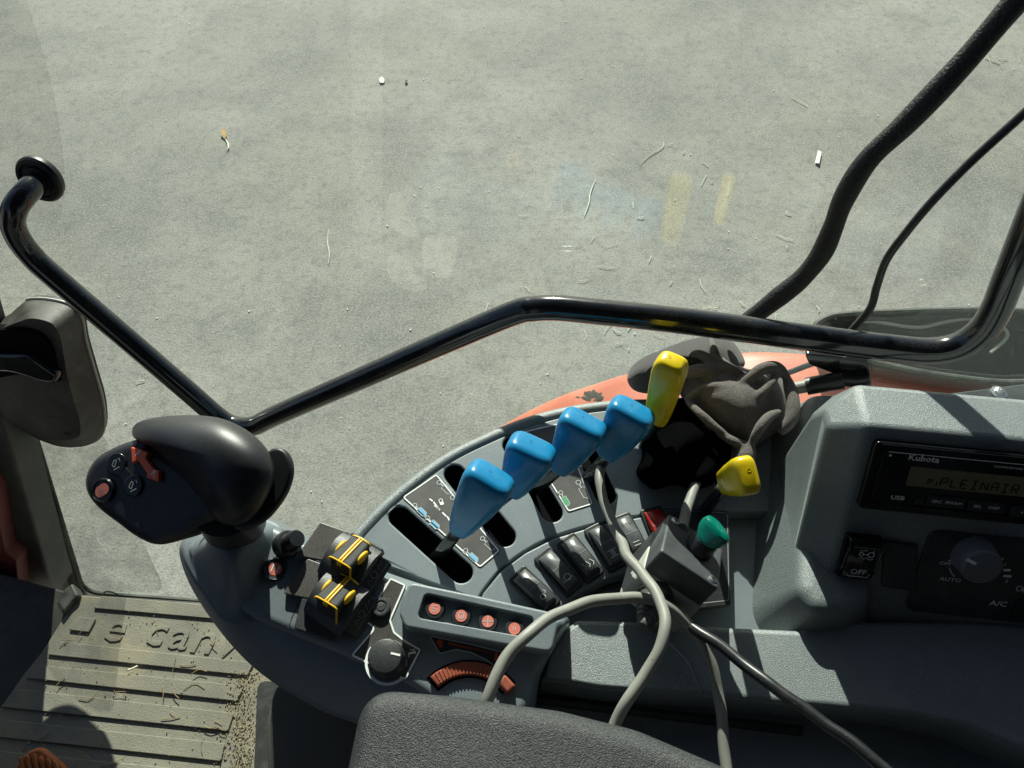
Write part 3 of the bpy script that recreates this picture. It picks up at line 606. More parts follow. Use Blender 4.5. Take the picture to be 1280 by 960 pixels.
def label_plate(q, name='symbol_plate', r=.003, wd=.0011):
    o = rnd(CF.pxs(q), r, 4); pl = plate(name, CF, o, M['label'], con, thick=.001, top=.0006, bev=.0002)
    P = Print(CF, .0009); P.line(inset(ccw(o), .0012), wd, True); P.done('plate_border', M['white'], pl); return pl
SCL = (Vector(CF.px(601, 650))-Vector(CF.px(600, 650))).length
def cyl_icon(fr, c, ang, col, pl, s=1, outline=False):
    """hydraulic cylinder symbol: eye, rod, body"""
    P = Print(fr, .0009); d = Vector((math.cos(ang), math.sin(ang))); n = Vector((-d.y, d.x)); c = Vector(c)
    def q(a, b): return tuple(c + d*a*SCL*s + n*b*SCL*s)
    P2 = Print(fr, .00095)
    P2.line([tuple(Vector(q(-11, 0)) + Vector((math.cos(t), math.sin(t)))*2.6*SCL*s) for t in [k*math.pi/5 for k in range(10)]], .0006, True)
    P2.line([q(-8, 0), q(-4, 0)], .0009); body_ = [q(-4, -3.4), q(7, -3.4), q(10, 0), q(7, 3.4), q(-4, 3.4)]
    if outline: P2.line(body_, .0006, True)
    else: P.poly(body_); P2.line(body_, .0005, True)
    if not outline: P.done('symbol', M[col], pl)
    else: P.bm.free()
    P2.done('symbol', M['grey_print' if not outline else 'grey_print'], pl)
l1 = label_plate([(502, 622), (546, 592), (626, 689), (600, 711)])
da = math.atan2(*(lambda v: (v.y, v.x))(Vector(CF.px(560, 650))-Vector(CF.px(530, 622))))
cyl_icon(CF, CF.px(526, 639), da, 'blue_print', l1); cyl_icon(CF, CF.px(542, 655), da, 'blue_print', l1); cyl_icon(CF, CF.px(590, 696), da, 'blue_print', l1)
cyl_icon(CF, CF.px(557, 611), da, None, l1, 1.1, True); cyl_icon(CF, CF.px(574, 630), da, None, l1, 1.1, True); cyl_icon(CF, CF.px(611, 681), da, None, l1, 1.0, True)
P = Print(CF, .0009)
for a, b in (((537, 624), (541, 627)), ((542, 628), (549, 637)), ((543, 632), (550, 638)), ((553, 641), (558, 646)), ((559, 646), (562, 651)), ((531, 646), (534, 649)), ((579, 690), (582, 693))):
    P.line([CF.px(*a), CF.px(*b)], .0013)
P.line(circle(CF.px(551, 626), .0016, 10), .0006, True); P.poly(CF.pxs([(549, 628), (554, 627), (555, 631), (551, 632)]))
P.done('symbol', M['white'], l1)
l2 = label_plate([(648, 541), (702, 528), (742, 631), (710, 641)])
cyl_icon(CF, CF.px(706, 625), da-.35, 'green_print', l2); cyl_icon(CF, CF.px(729, 614), da-.35, None, l2, 1.2, True); cyl_icon(CF, CF.px(672, 561), da-.35, None, l2, 1.1, True)
P = Print(CF, .0009)
for a, b in (((713, 587), (716, 586)), ((718, 586), (722, 584)), ((724, 584), (727, 582)), ((681, 552), (684, 558)), ((694, 540), (697, 545)), ((697, 616), (699, 620))): P.line([CF.px(*a), CF.px(*b)], .0013)
P.done('symbol', M['white'], l2)
# black dotted guide plate under the remote box
gpl = plate('guide_plate', CF, rnd(CF.pxs([(829, 637), (911, 641), (913, 758), (800, 770), (800, 700)]), .003), M['black'], con, thick=.004, top=.003, bev=.0008)
P = Print(CF, .0033); P.line(rnd(CF.pxs([(831, 640), (908, 643), (910, 752), (802, 764)]), .003), .0007, True)
P.line(CF.pxs([(896, 650), (890, 653), (898, 662)]), .0008); P.line(CF.pxs([(905, 668), (899, 672), (905, 679)]), .0008); P.done('plate_border', M['dim_print'], gpl)

# switch band
SF = flat(Z_CON+.003)
sb = [(599, 752), (604, 741), (626, 714), (656, 691.5), (691, 673.5), (746, 656.5), (800, 646.5), (830, 643), (830, 690), (800, 712), (762, 722), (722, 742), (696, 764), (684, 770), (640, 762)]
plate('switch_band', SF, rnd([SF.px(*p) for p in sb], .002, 2), M['plastic'], con, thick=.018, bev=.0015)
def rocker(c, ang, parent, fr, mtl, L=.0365, W=.0140, icon=0, tilt=1):
    c = Vector(fr.px(*c)); lf_ = Frame(fr.w(c), fr.n, fr.u*math.cos(ang)+fr.v*math.sin(ang))
    b = plate('rocker_switch', lf_, rnd([(-L/2-.0035, -W/2-.0026), (L/2+.0035, -W/2-.0026), (L/2+.0035, W/2+.0026), (-L/2-.0035, W/2+.0026)], .003), M['black'], parent, thick=.006, top=.003, bev=.001)
    prof = [(-L/2, .001), (-L/2+.0006, .0050), (-L/2+.003, .0068), (-L/4, .0082), (0, .0096), (L/4, .0090), (L/2-.003, .0074), (L/2-.0006, .0052), (L/2, .001)]
    if tilt < 0: prof = [(-x, h) for x, h in reversed(prof)]
    bm = bmesh.new(); rr = []
    for x, h in prof:
        e = W/2; rr.append([lf_.w((x, -e), 0), lf_.w((x, -e), h*.8), lf_.w((x, -e+.0012), h), lf_.w((x, 0), h+.0003), lf_.w((x, e-.0012), h), lf_.w((x, e), h*.8), lf_.w((x, e), 0)])
    rings_bm(rr, bm, caps=(True, True)); key = link('rocker', bm, mtl, b, 50)
    P = Print(lf_, .0101); P.line([(-.0005, -W/2+.001), (-.0005, W/2-.001)], .0005)
    for a in (icon,):
        x0 = L*.28; lf2 = lf_
        z_ = .0096
    P.done('mid_line', M['dim_print'], b)
    P = Print(lf_, z_)
    if icon == 1: P.line(circle((x0, -.001), .0022, 12), .0006, True); P.line([(x0-.004, .003), (x0-.002, .004), (x0-.001, .0025)], .0006)
    elif icon == 2: P.line(circle((x0, 0), .0028, 12), .0006, True); P.line([(x0-.001, -.004), (x0+.002, -.006), (x0+.002, .004)], .0006)
    elif icon == 3:
        for s_ in (-.004, 0, .004): P.line([(x0-.003, s_-.001), (x0+.001, s_+.001), (x0+.003, s_-.001)], .0006)
    elif icon == 4: P.line([(x0-.003, -.004), (x0-.003, .004)], .0008); P.line([(x0+.003, -.004), (x0+.003, .004)], .0008); P.line([(x0-.003, 0), (x0+.003, 0)], .0008); P.line(circle((x0, 0), .0018, 10), .0006, True)
    else: P.line([(x0-.002, -.003), (x0-.002, .003)], .0006); P.line([(x0+.001, -.003), (x0+.001, .003)], .0006)
    P.done('symbol', M['grey_print'], b)
    if icon in (4, 5):
        P = Print(lf_, .0089)
        for s_ in (-.003, 0, .003): P.line([(-L*.3-.002, s_), (-L*.3+.002, s_)], .0006)
        P.done('symbol', M['dim_print'], b)
    return b
M['rocker_grey'] = mat('worn satin black rocker', (.085, .09, .093), .34, var=.3, vscale=70, bump=.1, bscale=1200, bdist=.0002)
for c, a, ic in (((668, 739), -45, 1), ((698, 715), -50, 2), ((725, 698), -55, 3), ((757, 684), -62, 4), ((788, 672), -68, 5)):
    b = rocker(c, R(a), con, SF, M['rocker_grey'], icon=ic)
b = rocker((823, 662), R(-75), con, SF, M['red'], L=.034, W=.0155); b['label'] = 'red rocker switch half hidden by the grey box'
# inner floor details: dark joint lines and cup edge
P = Print(BF, .0002); P.line([tuple(v) for v in cat([Vector(BF.px(*p)) for p in [(692, 776), (720, 755), (752, 737), (790, 728), (812, 745)]], 6)], .0012); P.done('joint_line', M['void'], con)
link('clip_rib', sweep_bm(cat([BF.w(BF.px(*p), .002) for p in [(712, 768), (730, 750), (752, 737), (786, 731), (798, 745), (806, 752)]], 6), .0022, 8), M['plastic_dark'], con)

# raised rear ledge with the storage lid
LZ = flat(CAM_Z-.60)
LD = [(700, 790), (722, 774), (806, 776), (861, 781), (1000, 787), (1010, 776), (1300, 776), (1900, 850), (1900, 1130), (1280, 940), (1210, 910), (1130, 893), (1035, 884), (985, 881), (886, 871), (750, 861), (676, 849), (684, 820)]
lo_ = LZ.pxs(LD)
plate('rear_ledge', LZ, rnd(lo_, [.012, .004]+[.002]*(len(lo_)-2), 3), M['plastic_rough'], con, thick=.05, bev=.0045, draft=.0)
LDT = LZ.up(.0035)
plate('storage_lid', LDT, rnd(LDT.pxs([(703, 792), (724, 778), (800, 779), (832, 796), (862, 826), (880, 868), (750, 858), (680, 846), (686, 822)]), [.012, .006, .006, .02, .02, .003, .002, .003, .01], 4), M['plastic_rough'], con, thick=.006, bev=.002)
LF3 = flat(CAM_Z-.640)
plate('lower_body', LF3, LF3.pxs([(640, 842), (985, 868), (1130, 880), (1280, 925), (1900, 1120), (1900, 1300), (600, 1200)]), M['plastic'], con, thick=.40, bev=.02, seg=5)
fr_ = Frame(LZ.w(LZ.px(800, 868), -.03), -TY, TX)
link('finger_groove', sweep_bm([fr_.w((x, -.01), .003) for x in (-.12, -.05, .02, .09, .13)], .004, 8), M['plastic_dark'], con)

# ================================================================= RADIO POD
A_F = R(58)
FN = -TY*math.sin(A_F) + TZ*math.cos(A_F)
r0 = ray(1150, 600); PO = CO + r0*(.50/-r0.z); PF = Frame(PO, FN, TX)
def tyz(p): d = p-Vector((0, 0, 0)); return (-d.dot(TY), d.dot(TZ))
crest = Vector(tyz(PF.w(PF.px(1150, 538)))); foot = Vector(tyz(PF.w(PF.px(1150, 806))))
xe = PF.w(PF.px(1030, 600)).dot(TX)
EF = Frame(TX*xe, -TX, -TY)
prof = [crest, crest+Vector((-.040, -.005)), crest+Vector((-.058, -.045)), crest+Vector((-.065, -.20)), foot+Vector((-.03, -.10)), foot+Vector((-.010, -.040)), foot]
pod = thing('radio_pod', PO, 'large slate grey pod holding radio, rocker switch and climate dial', 'pod')
pp = [tuple(p) for p in prof]
plate('pod_shell', EF, pp, M['plastic_rough'], pod, thick=.62, bev=.020, seg=1)
bv = bpy.data.objects['pod_shell'].modifiers.new('edge_rounding', 'BEVEL'); bv.width = .007; bv.segments = 5; bv.limit_method = 'ANGLE'; bv.angle_limit = R(25)
print('crest', crest, 'foot', foot, 'xe', xe)
SK = flat(Z_CON+.045)
plate('pod_skirt', SK, rnd(SK.pxs([(1000, 520), (1010, 488), (1120, 488), (1120, 600), (1100, 690), (1090, 752), (1062, 768), (1016, 768), (996, 735)]), [.02, .02, .01, .01, .01, .02, .02, .02, .02]), M['plastic_rough'], pod, thick=.07, bev=.012, seg=4, draft=.022)

def PP(px, py): return PF.px(px, py)
K = (Vector(PP(1201, 600))-Vector(PP(1200, 600))).length
def rect(fr, tl, w_, h_, r=.002, n=4): return rnd([(tl[0], tl[1]-h_), (tl[0]+w_, tl[1]-h_), (tl[0]+w_, tl[1]), (tl[0], tl[1])], r, n)
rad = thing('car_radio', PF.w(PP(1180, 600)), 'black cab radio with amber display set in the grey pod', 'radio')
TL = PP(1092, 548); BL = PP(1088, 633); bh = TL[1]-BL[1]
bez = rect(PF, TL, .195, bh, .004); plate('bezel', PF, bez, M['black_gloss'], rad, holes=[list(reversed(inset(ccw(bez), .0065)))], thick=.006, top=.005, bev=.0012)
iTL = (TL[0]+.0075, TL[1]-.0066)
ip = rect(PF, iTL, .18, bh-.0135, .003); fp = plate('faceplate', PF, ip, M['black_gloss'], rad, thick=.006, top=.0045, bev=.0010)
P = Print(PF, .0053); P.line([(iTL[0]+.003, iTL[1]-.0003), (iTL[0]+.178, iTL[1]-.0003)], .0006); P.done('edge_line', M['white'], fp)
P = Print(PF, .0064); P.line([(TL[0]+.004, TL[1]-.0009), (TL[0]+.19, TL[1]-.0009)], .0006); P.done('edge_line', M['dim_print'], rad)
dTL = PP(1136, 579); dBL = PP(1135, 603)
M['lcd'] = mat('amber grey display glass', (.19, .16, .092), .3, var=.06, vscale=50)
M['lcdtext'] = mat('dark display segments', (.02, .016, .008), .5, spec=.1)
disp = plate('display', PF, rect(PF, dTL, .130, dTL[1]-dBL[1], .0008), M['lcd'], rad, thick=.001, top=.0051, bev=.0002)
FPR = PF.up(.0053)
# seven and fourteen segment characters drawn stroke by stroke
SEG = {'P': [((0, 0), (0, 2)), ((0, 2), (1, 2)), ((1, 2), (1, 1)), ((1, 1), (0, 1))], 'L': [((0, 2), (0, 0)), ((0, 0), (1, 0))], 'E': [((1, 2), (0, 2)), ((0, 2), (0, 0)), ((0, 0), (1, 0)), ((0, 1), (.8, 1))],
       'I': [((.5, 0), (.5, 2)), ((0, 2), (1, 2)), ((0, 0), (1, 0))], 'N': [((0, 0), (0, 2)), ((0, 2), (1, 0)), ((1, 0), (1, 2))], 'A': [((0, 0), (0, 2)), ((0, 2), (1, 2)), ((1, 2), (1, 0)), ((0, 1), (1, 1))],
       'R': [((0, 0), (0, 2)), ((0, 2), (1, 2)), ((1, 2), (1, 1)), ((1, 1), (0, 1)), ((.5, 1), (1, 0))], 'p': [((0, .2), (0, 1.4)), ((0, 1.4), (.6, 1.4)), ((.6, 1.4), (.6, .8)), ((.6, .8), (0, .8))], 'i': [((.3, 0), (.3, 1.1))]}
P = Print(PF, .0054); x0, y0 = PP(1170, 605)
y0 = dBL[1]+.0022; cw, ch = 8.0*K, 12.5*K
for i, chh in enumerate('PLEINAIR'):
    for a, b in SEG[chh]:
        a, b = Vector(a), Vector(b); g = (b-a)*.07; a, b = a+g, b-g
        P.line([(x0+i*12.9*K+a.x*cw, y0+a.y*ch/2), (x0+i*12.9*K+b.x*cw, y0+b.y*ch/2)], .0010)
for i, chh in ((-1.25, 'p'), (-.55, 'i')):
    for a, b in SEG[chh]: P.line([(x0+i*12.9*K+a[0]*cw, y0+a[1]*ch/2), (x0+i*12.9*K+b[0]*cw, y0+b[1]*ch/2)], .0008)
P.done('display_text', M['lcdtext'], disp)
P = Print(PF, .0051)
P.text('Kubota', PP(1151.5, 569.5), 9.5*K*1.25, wide=1.12, up=.0001)
P.text('USB', PP(1119, 618), 6.2*K*1.35, wide=1.25, up=.00008)
P.line(circle(PP(1110, 565), .0006, 8), .0008, True); P.done('lettering', M['white'], fp)
P = Print(PF, .0051); P.text('CD/MP3/BT/USB/AUX', PP(1262, 581), 3.2*K*1.35, wide=1.2); P.done('lettering', M['white'], fp)
for (x1, y1), wpx, hpx, txts in (((1157, 614), 47, 16, (('SRC', .26), ('FM/AM', .72))), ((1208, 620), 45, 16, (('SEL', .25), ('DISP', .72))), ((1261, 627), 45, 16, (('«', .3), ('»', .75)))):
    tl = PP(x1, y1); bt = plate('radio_button', PF, rect(PF, tl, wpx*K, hpx*K, .001), M['button_black'], rad, thick=.003, top=.0062, bev=.0005)
    P = Print(PF, .0066)
    for s_, f in txts: P.text(s_, (tl[0]+wpx*K*f, tl[1]-hpx*K*.48), 4.6*K*1.35, wide=1.2)
    P.done('lettering', M['white'], bt)
link('radio_button', lathe_bm(PF.up(.0045), PP(1146, 622), [(5.2*K, 0), (5.2*K, .001), (4*K, .0016), (0, .0014)], 20), M['button_black'], rad)
plate('usb_cover', PF, rect(PF, PP(1104, 610), 30*K, 18*K, .001), M['black_gloss'], rad, thick=.002, top=.0050, bev=.0003)

# rocker OFF and blank
def face_rocker():
    q = PP(1072, 693); W_, H_ = 45*K, 66*K; fr2 = Frame(PF.w(q), PF.n, PF.u)
    fr_o = plate('rocker_frame', fr2, rect(fr2, (-W_/2-.001, H_/2+.001), W_+.002, H_+.002, .002), M['black_gloss'], pod, thick=.004, top=.0035, bev=.0008)
    prof = [(H_/2, .001), (H_/2-.001, .013), (H_/2-.004, .0135), (H_/4, .0098), (0, .0078), (-H_/4, .0078), (-H_/2+.004, .0085), (-H_/2+.001, .007), (-H_/2, .001)]
    rr = []; e = W_/2-.0015
    for y, h in prof: rr.append([fr2.w((-e, y), 0), fr2.w((-e, y), h*.85), fr2.w((-e+.001, y), h), fr2.w((e-.001, y), h), fr2.w((e, y), h*.85), fr2.w((e, y), 0)])
    ky = link('rocker', rings_bm(rr), M['black_gloss'], fr_o, 50)
    for sx in (-1, 1):
        x = sx*(W_/2-.0002)
        link('side_guard', sweep_bm(cat([fr2.w((x, H_/2+.0005), .003), fr2.w((x, H_/2), .011), fr2.w((x, H_/4), .010), fr2.w((x, 0), .008), fr2.w((x, -H_/4), .007), fr2.w((x, -H_/2), .003)], 4), .0010, 8), M['black_gloss'], fr_o)
    P = Print(fr2, .0091); P.text('OFF', (0, -H_*.27), 8.2*K*1.38, wide=1.1); P.line([(-e*.72, -H_*.36), (-e*.6, -H_*.385), (e*.7, -H_*.385), (e*.78, -H_*.30)], .0005)
    P.done('lettering', M['white'], fr_o)
    P = Print(fr2, .0125); cx, cy = .0005, H_*.27
    P.line(circle((cx+.0035, cy-.001), .0022, 12), .0006, True); P.line(circle((cx-.0035, cy-.0012), .0015, 10), .0005, True)
    P.line([(cx-.005, cy+.0002), (cx-.0045, cy+.002), (cx, cy+.0024), (cx+.0005, cy+.0048), (cx+.005, cy+.0048), (cx+.005, cy+.001)], .0005)
    P.line([(cx-.002, cy-.0012), (cx+.0013, cy-.0012)], .0005)
    P.line([(cx-.005, cy-.005), (cx-.003, cy-.004), (cx-.001, cy-.0055), (cx+.001, cy-.004), (cx+.003, cy-.0055), (cx+.006, cy-.0045)], .0005)
    P.done('symbol', M['white'], fr_o)
face_rocker()
bq = [PP(1104, 674), PP(1146, 680), PP(1143, 737), PP(1101, 731)]
plate('blank_cover', PF, rnd(bq, .0012), M['plastic_dark'], pod, thick=.004, top=.0035, bev=.0014)

M['dialcap'] = mat('satin grey dial plastic', (.15, .16, .17), .4, var=.15, vscale=50)
ac = thing('climate_panel', PF.w(PP(1220, 710)), 'dark climate control panel with round dial right of the OFF switch', 'control panel')
aTL = PP(1162, 661); aBL = PP(1163, 765)
ap = rect(PF, aTL, .22, aTL[1]-aBL[1], .010, 8); plate('panel_plate', PF, ap, M['plastic_dark'], ac, thick=.004, top=.002, bev=.0008)
ap2 = rect(PF, (aTL[0]+.0022, aTL[1]-.0022), .215, aTL[1]-aBL[1]-.0044, .0085, 8); fpn = plate('panel_face', PF, ap2, M['plastic_dark'], ac, thick=.002, top=.0024, bev=.0003)
kc = PP(1214, 691); kr = 27*K
link('dial', lathe_bm(PF, kc, [(kr*1.08, .002), (kr*1.04, .005), (kr*.98, .016), (kr*.93, .0185), (kr*.88, .0192), (0, .0192)], 48), M['dialcap'], ac)
P = Print(PF.up(.0192), .0002); P.line([(kc[0]-kr*.90, kc[1]+kr*.42), (kc[0]-kr*.40, kc[1]+kr*.20)], .0026); P.done('dial_pointer', M['white'], ac)
P = Print(PF, .0027)
P.text('OFF', PP(1180, 702), 5.6*K*1.35, wide=1.25); P.text('AUTO', PP(1186, 722), 6.2*K*1.35, wide=1.25); P.text('A/C', PP(1246, 752), 8.5*K*1.35, wide=1.25, up=.0001)
P.text('✻', PP(1274, 733), 9*K) if False else P.line(circle(PP(1272, 733), 4*K, 12), .0006, True)
P.line(circle(PP(1280, 735), 4*K, 12), .0006, True)
for x, y in ((1185, 698), (1188, 692), (1197, 684)): P.poly(circle(PP(x, y), .0008, 8))
P.text('1', PP(1191, 687), 5*K*1.3); P.line(PP(1186, 708) and [PP(1185, 707), PP(1187, 713), PP(1191, 718)], .0006)
P.poly(circle(PP(1251, 696), .0009, 8)); P.text('3', PP(1254, 703), 5*K*1.3); P.text('5', PP(1256, 724), 6*K*1.3)
P.line([PP(1252, 710), PP(1261, 710)], .0022); P.line([PP(1252, 717), PP(1262, 718)], .0022)
P.done('lettering', M['white'], fpn)
plate('panel_button', PF, rect(PF, PP(1270, 745), .03, .02, .0015), M['black'], ac, thick=.004, top=.005, bev=.0008)

# ================================================================= CONTROL ARM
AF = Frame(at(500, 780, CAM_Z-.555), (0, -.10, .995))
arm = thing('control_arm', AF.w((0, 0)), 'slate grey control arm with buttons, dials and a thumb wheel beside the seat', 'control arm')
A_LOW = [(224, 686), (240, 664), (262, 652), (300, 640), (342, 650), (385, 671), (440, 698), (520, 728), (600, 747), (690, 766), (712, 776), (700, 800), (676, 845), (664, 900), (620, 960), (520, 940), (448, 906), (400, 888), (340, 852), (300, 818), (264, 774), (236, 728)]
A_TOP = [(233, 686), (246, 668), (265, 657), (300, 646), (340, 656), (382, 677), (438, 703), (518, 733), (600, 751), (686, 768), (704, 778), (692, 802), (670, 844), (656, 890), (600, 910), (512, 856), (470, 836), (428, 818), (366, 793), (312, 769), (272, 742), (246, 712)]
atop = smooth(AF.pxs(A_TOP), 5); abm = plate_bm(AF, atop, thick=.010, bev=.006, seg=4)
rr = []; N_ = len(atop)
f1 = AF.up(-.042); alow = smooth(f1.pxs(A_LOW), 5); f2 = AF.up(-.085); avc = Vector((sum(p[0] for p in alow)/N_, sum(p[1] for p in alow)/N_))
rr.append([AF.w(p, -.0099) for p in atop])
for k_ in (.3, .6, .85): rr.append([AF.w(p, -.0099).lerp(f1.w(q), k_)+AF.n*.012*math.sin(math.pi*k_)*.6 for p, q in zip(atop, alow)])
rr.append([f1.w(q) for q in alow]); rr.append([f1.w(tuple(Vector(q)*.99+avc*.01), -.004) for q in alow]); rr.append([f2.w(tuple(Vector(q)*.9+avc*.1)) for q in alow])
ri = [list(reversed(x)) for x in rr] if area(atop) < 0 else rr
rings_bm([list(x) for x in reversed(ri)], abm, caps=(True, False))
bmesh.ops.remove_doubles(abm, verts=abm.verts, dist=1e-4)
link('arm_shell', abm, M['plastic'], arm, 50)
P = Print(AF, .0003); P.line([tuple(v) for v in cat([Vector(AF.px(*p)) for p in [(452, 708), (425, 690), (405, 712), (382, 742), (368, 765), (360, 785)]], 5)], .0006); P.done('panel_joint', M['seal'], arm)
# low concave transition ridge towards the joystick
NECK = (AF.up(-.006), smooth([(229, 692), (240, 670), (262, 655), (300, 643), (340, 651), (356, 664), (352, 692), (338, 730), (312, 775), (280, 775), (256, 745), (238, 718)], 5))
# knurled round knob and N button
kf2 = Frame(AF.w(AF.px(360, 683), .004), Vector((.62, -.05, .78)), (0, 1, 0))
kn = link('adjuster_knob', lathe_bm(kf2, (0, 0), [(.0100, -.004), (.0105, .003), (.0095, .0045), (.0072, .005), (.0070, .007), (.0068, .0165), (.0060, .0182), (0, .0184)], 40, fn=lambda a, h: 1+(.035*math.cos(2*math.pi*a*16) if .006 < h < .017 else 0)), M['black'], arm)
nf = Frame(AF.w(AF.px(344, 712), .0), Vector((.28, -.18, .94)))
nb = link('neutral_button', lathe_bm(nf, (0, 0), [(.0090, -.002), (.0090, .002), (.0078, .0030), (.0070, .0026), (0, .0026)], 32), M['button_black'], arm)
P = Print(nf, .0028); P.poly(circle((0, 0), .0048, 20)); P.done('button_print', M['salmon'], nb)
P = Print(nf, .0030); P.text('N', (0, 0), .0085, rot=R(-15)); P.done('lettering', M['white'], nb)

# two fingertip lever switches
M['key'] = mat('matt charcoal key rubber', (.030, .032, .034), .6, spec=.25, var=.2, vscale=60)
def fingertip(c, label):
    c2 = Vector(AF.px(*c)); d = (Vector(AF.px(c[0]+16, c[1]-24))-c2).normalized(); fr = Frame(AF.w(tuple(c2)), AF.n, AF.u*d.x+AF.v*d.y)
    t = thing('fingertip_lever', fr.o, label, 'lever', 'yellow striped fingertip levers on the control arm')
    plate('base_plate', fr, rnd([(-.024, -.009), (.004, -.014), (.022, -.014), (.022, .014), (.004, .020), (-.010, .026), (-.030, .018)], .002), M['plastic_dark'], t, thick=.008, top=.005, bev=.001, bottom=True)
    plate('side_plate', fr, rnd([(-.006, .016), (.020, .016), (.016, .040), (-.014, .040)], .002), M['label'], t, thick=.006, top=.0055, bev=.0008, bottom=True)
    rr = []
    for y in (-.016, -.0155, -.004, .004, .0175, .018):
        k_ = 1 if abs(y) < .0175 else .92
        rr.append([fr.w((x*k_, y), .004+h*k_) for x, h in ((-.019, 0), (-.018, .006), (-.012, .012), (-.002, .0155), (.010, .014), (.018, .008), (.020, 0))])
    link('boot_saddle', rings_bm(rr), M['plastic_dark'], t, 30)
    kd = Frame(fr.w((.001, 0), .017), fr.n*.80+fr.u*.35+fr.v*.05, fr.u)
    q = rnd([(-.0115, -.0096), (.0150, -.0080), (.0150, .0080), (-.0115, .0096)], .0035, 5)
    key = link('finger_key', plate_bm(kd, q, thick=.024, bev=.0022, top=.009, bottom=True), M['key'], t)
    kd = kd.up(-.003)
    tp = kd.up(.012)
    for y in (-.0011, .0011): link('yellow_stripe', sweep_bm(cat([tp.w((-.0118, y), -.003), tp.w((-.0108, y), -.0002), tp.w((0, y), .0003), tp.w((.0138, y), -.0002), tp.w((.0150, y), -.003)], 4), .0009, 8), M['yellow2'], key)
    link('yellow_piping', sweep_bm(cat([tp.w((-.0116, -.0096), -.018), tp.w((-.0116, -.0095), -.004), tp.w((-.0110, -.0082), -.0006), tp.w((-.0112, 0), .0002), tp.w((-.0110, .0082), -.0006), tp.w((-.0116, .0095), -.003)], 4), .0007, 8), M['yellow2'], key)
    link('yellow_piping', sweep_bm(cat([tp.w((.0146, -.0076), -.003), tp.w((.0138, -.0066), -.0004), tp.w((.0142, 0), .0001), tp.w((.0138, .0066), -.0004), tp.w((.0146, .0076), -.003)], 4), .0008, 8), M['yellow2'], key)
    for y, x in ((-.0092, .002), (.0092, .001)):
        bm = bmesh.new(); mt_ = Matrix((tuple(tp.u)+(0,), tuple(tp.v)+(0,), tuple(tp.n)+(0,), (0, 0, 0, 1))).transposed()
        bmesh.ops.create_uvsphere(bm, u_segments=16, v_segments=10, radius=1, matrix=Matrix.Translation(tp.w((x+.001, y), -.0035)) @ mt_ @ Matrix.Diagonal((.0066, .0022, .0040, 1))); link('yellow_lobe', bm, M['yellow2'], key)
    ff_ = Frame(fr.w((.004, -.0185), .006), -fr.v*.6+fr.n*.8, fr.u)
    plate('symbol_face', ff_, rect(ff_, (-.018, .008), .030, .016, .002), M['black'], t, thick=.008, top=.001, bev=.0008, bottom=True)
    P = Print(ff_, .0012); P.line(circle((-.002, 0), .0026, 12), .0005, True); P.line([(-.010, -.002), (-.008, .002), (-.006, -.002)], .0005); P.line([(.003, -.002), (.005, .002), (.007, -.001), (.009, .002)], .0005); P.line([(-.012, -.004), (.010, -.004)], .0004)
    P.done('symbol', M['dim_print'], t)
    return t
fingertip((441, 709), 'upper fingertip lever with yellow stripes beside the slotted console')
fingertip((425, 757), 'lower fingertip lever with yellow stripes left of the rotary dial')

# dial label with push button and rotary dial
lq = AF.pxs([(488, 722), (508, 731), (489, 775), (494, 790), (508, 801), (527, 812), (507, 851), (438, 820), (467, 786), (455, 776)])
lq = rnd(lq, .0022, 4); lpl = plate('dial_label', AF, lq, M['label'], arm, thick=.001, top=.0006, bev=.0002)
P = Print(AF, .0009); P.line(inset(ccw(lq), .0008), .0013, True); P.done('label_border', M['white'], lpl)
pb = link('push_button', lathe_bm(AF, AF.px(477, 760), [(.0068, 0), (.0068, .0035), (.0062, .0043), (.0048, .0044), (.0045, .0039), (.0032, .0038), (.0028, .0043), (0, .0043)], 32), M['plastic_dark'], arm)
P = Print(AF, .0046); c = Vector(AF.px(477, 757)); P.line([(c.x-.0014, c.y), (c.x, c.y+.0014), (c.x+.0014, c.y), (c.x, c.y-.0012)], .0005, True); P.done('button_print', M['dim_print'], pb)
dc = AF.px(486, 826)
P = Print(AF, .0010); dd = Vector(dc)
P.line([tuple(dd+Vector((math.cos(t), math.sin(t)))*.0158) for t in [R(145)+R(165)*i/24 for i in range(25)]], .0018); P.done('dial_scale', M['white'], lpl)
P = Print(AF, .0010); P.line([AF.px(511, 817), AF.px(520, 816)], .0014); P.line(circle(AF.px(509, 820), .0013, 10), .0008, True); P.line([AF.px(513, 812), AF.px(520, 815), AF.px(517, 811)], .0006); P.done('symbol', M['white'], lpl)
dl = link('rotary_dial', lathe_bm(AF, dc, [(.0140, .0006), (.0140, .003), (.0126, .004), (.0120, .0175), (.0112, .0190), (.0104, .0194), (0, .0194)], 48), M['plastic_dark'], arm)
P = Print(AF, .0197); P.line([(dc[0]+.0040, dc[1]+.0018), (dc[0]+.0105, dc[1]+.0004)], .0014); P.done('dial_pointer', M['white'], dl)

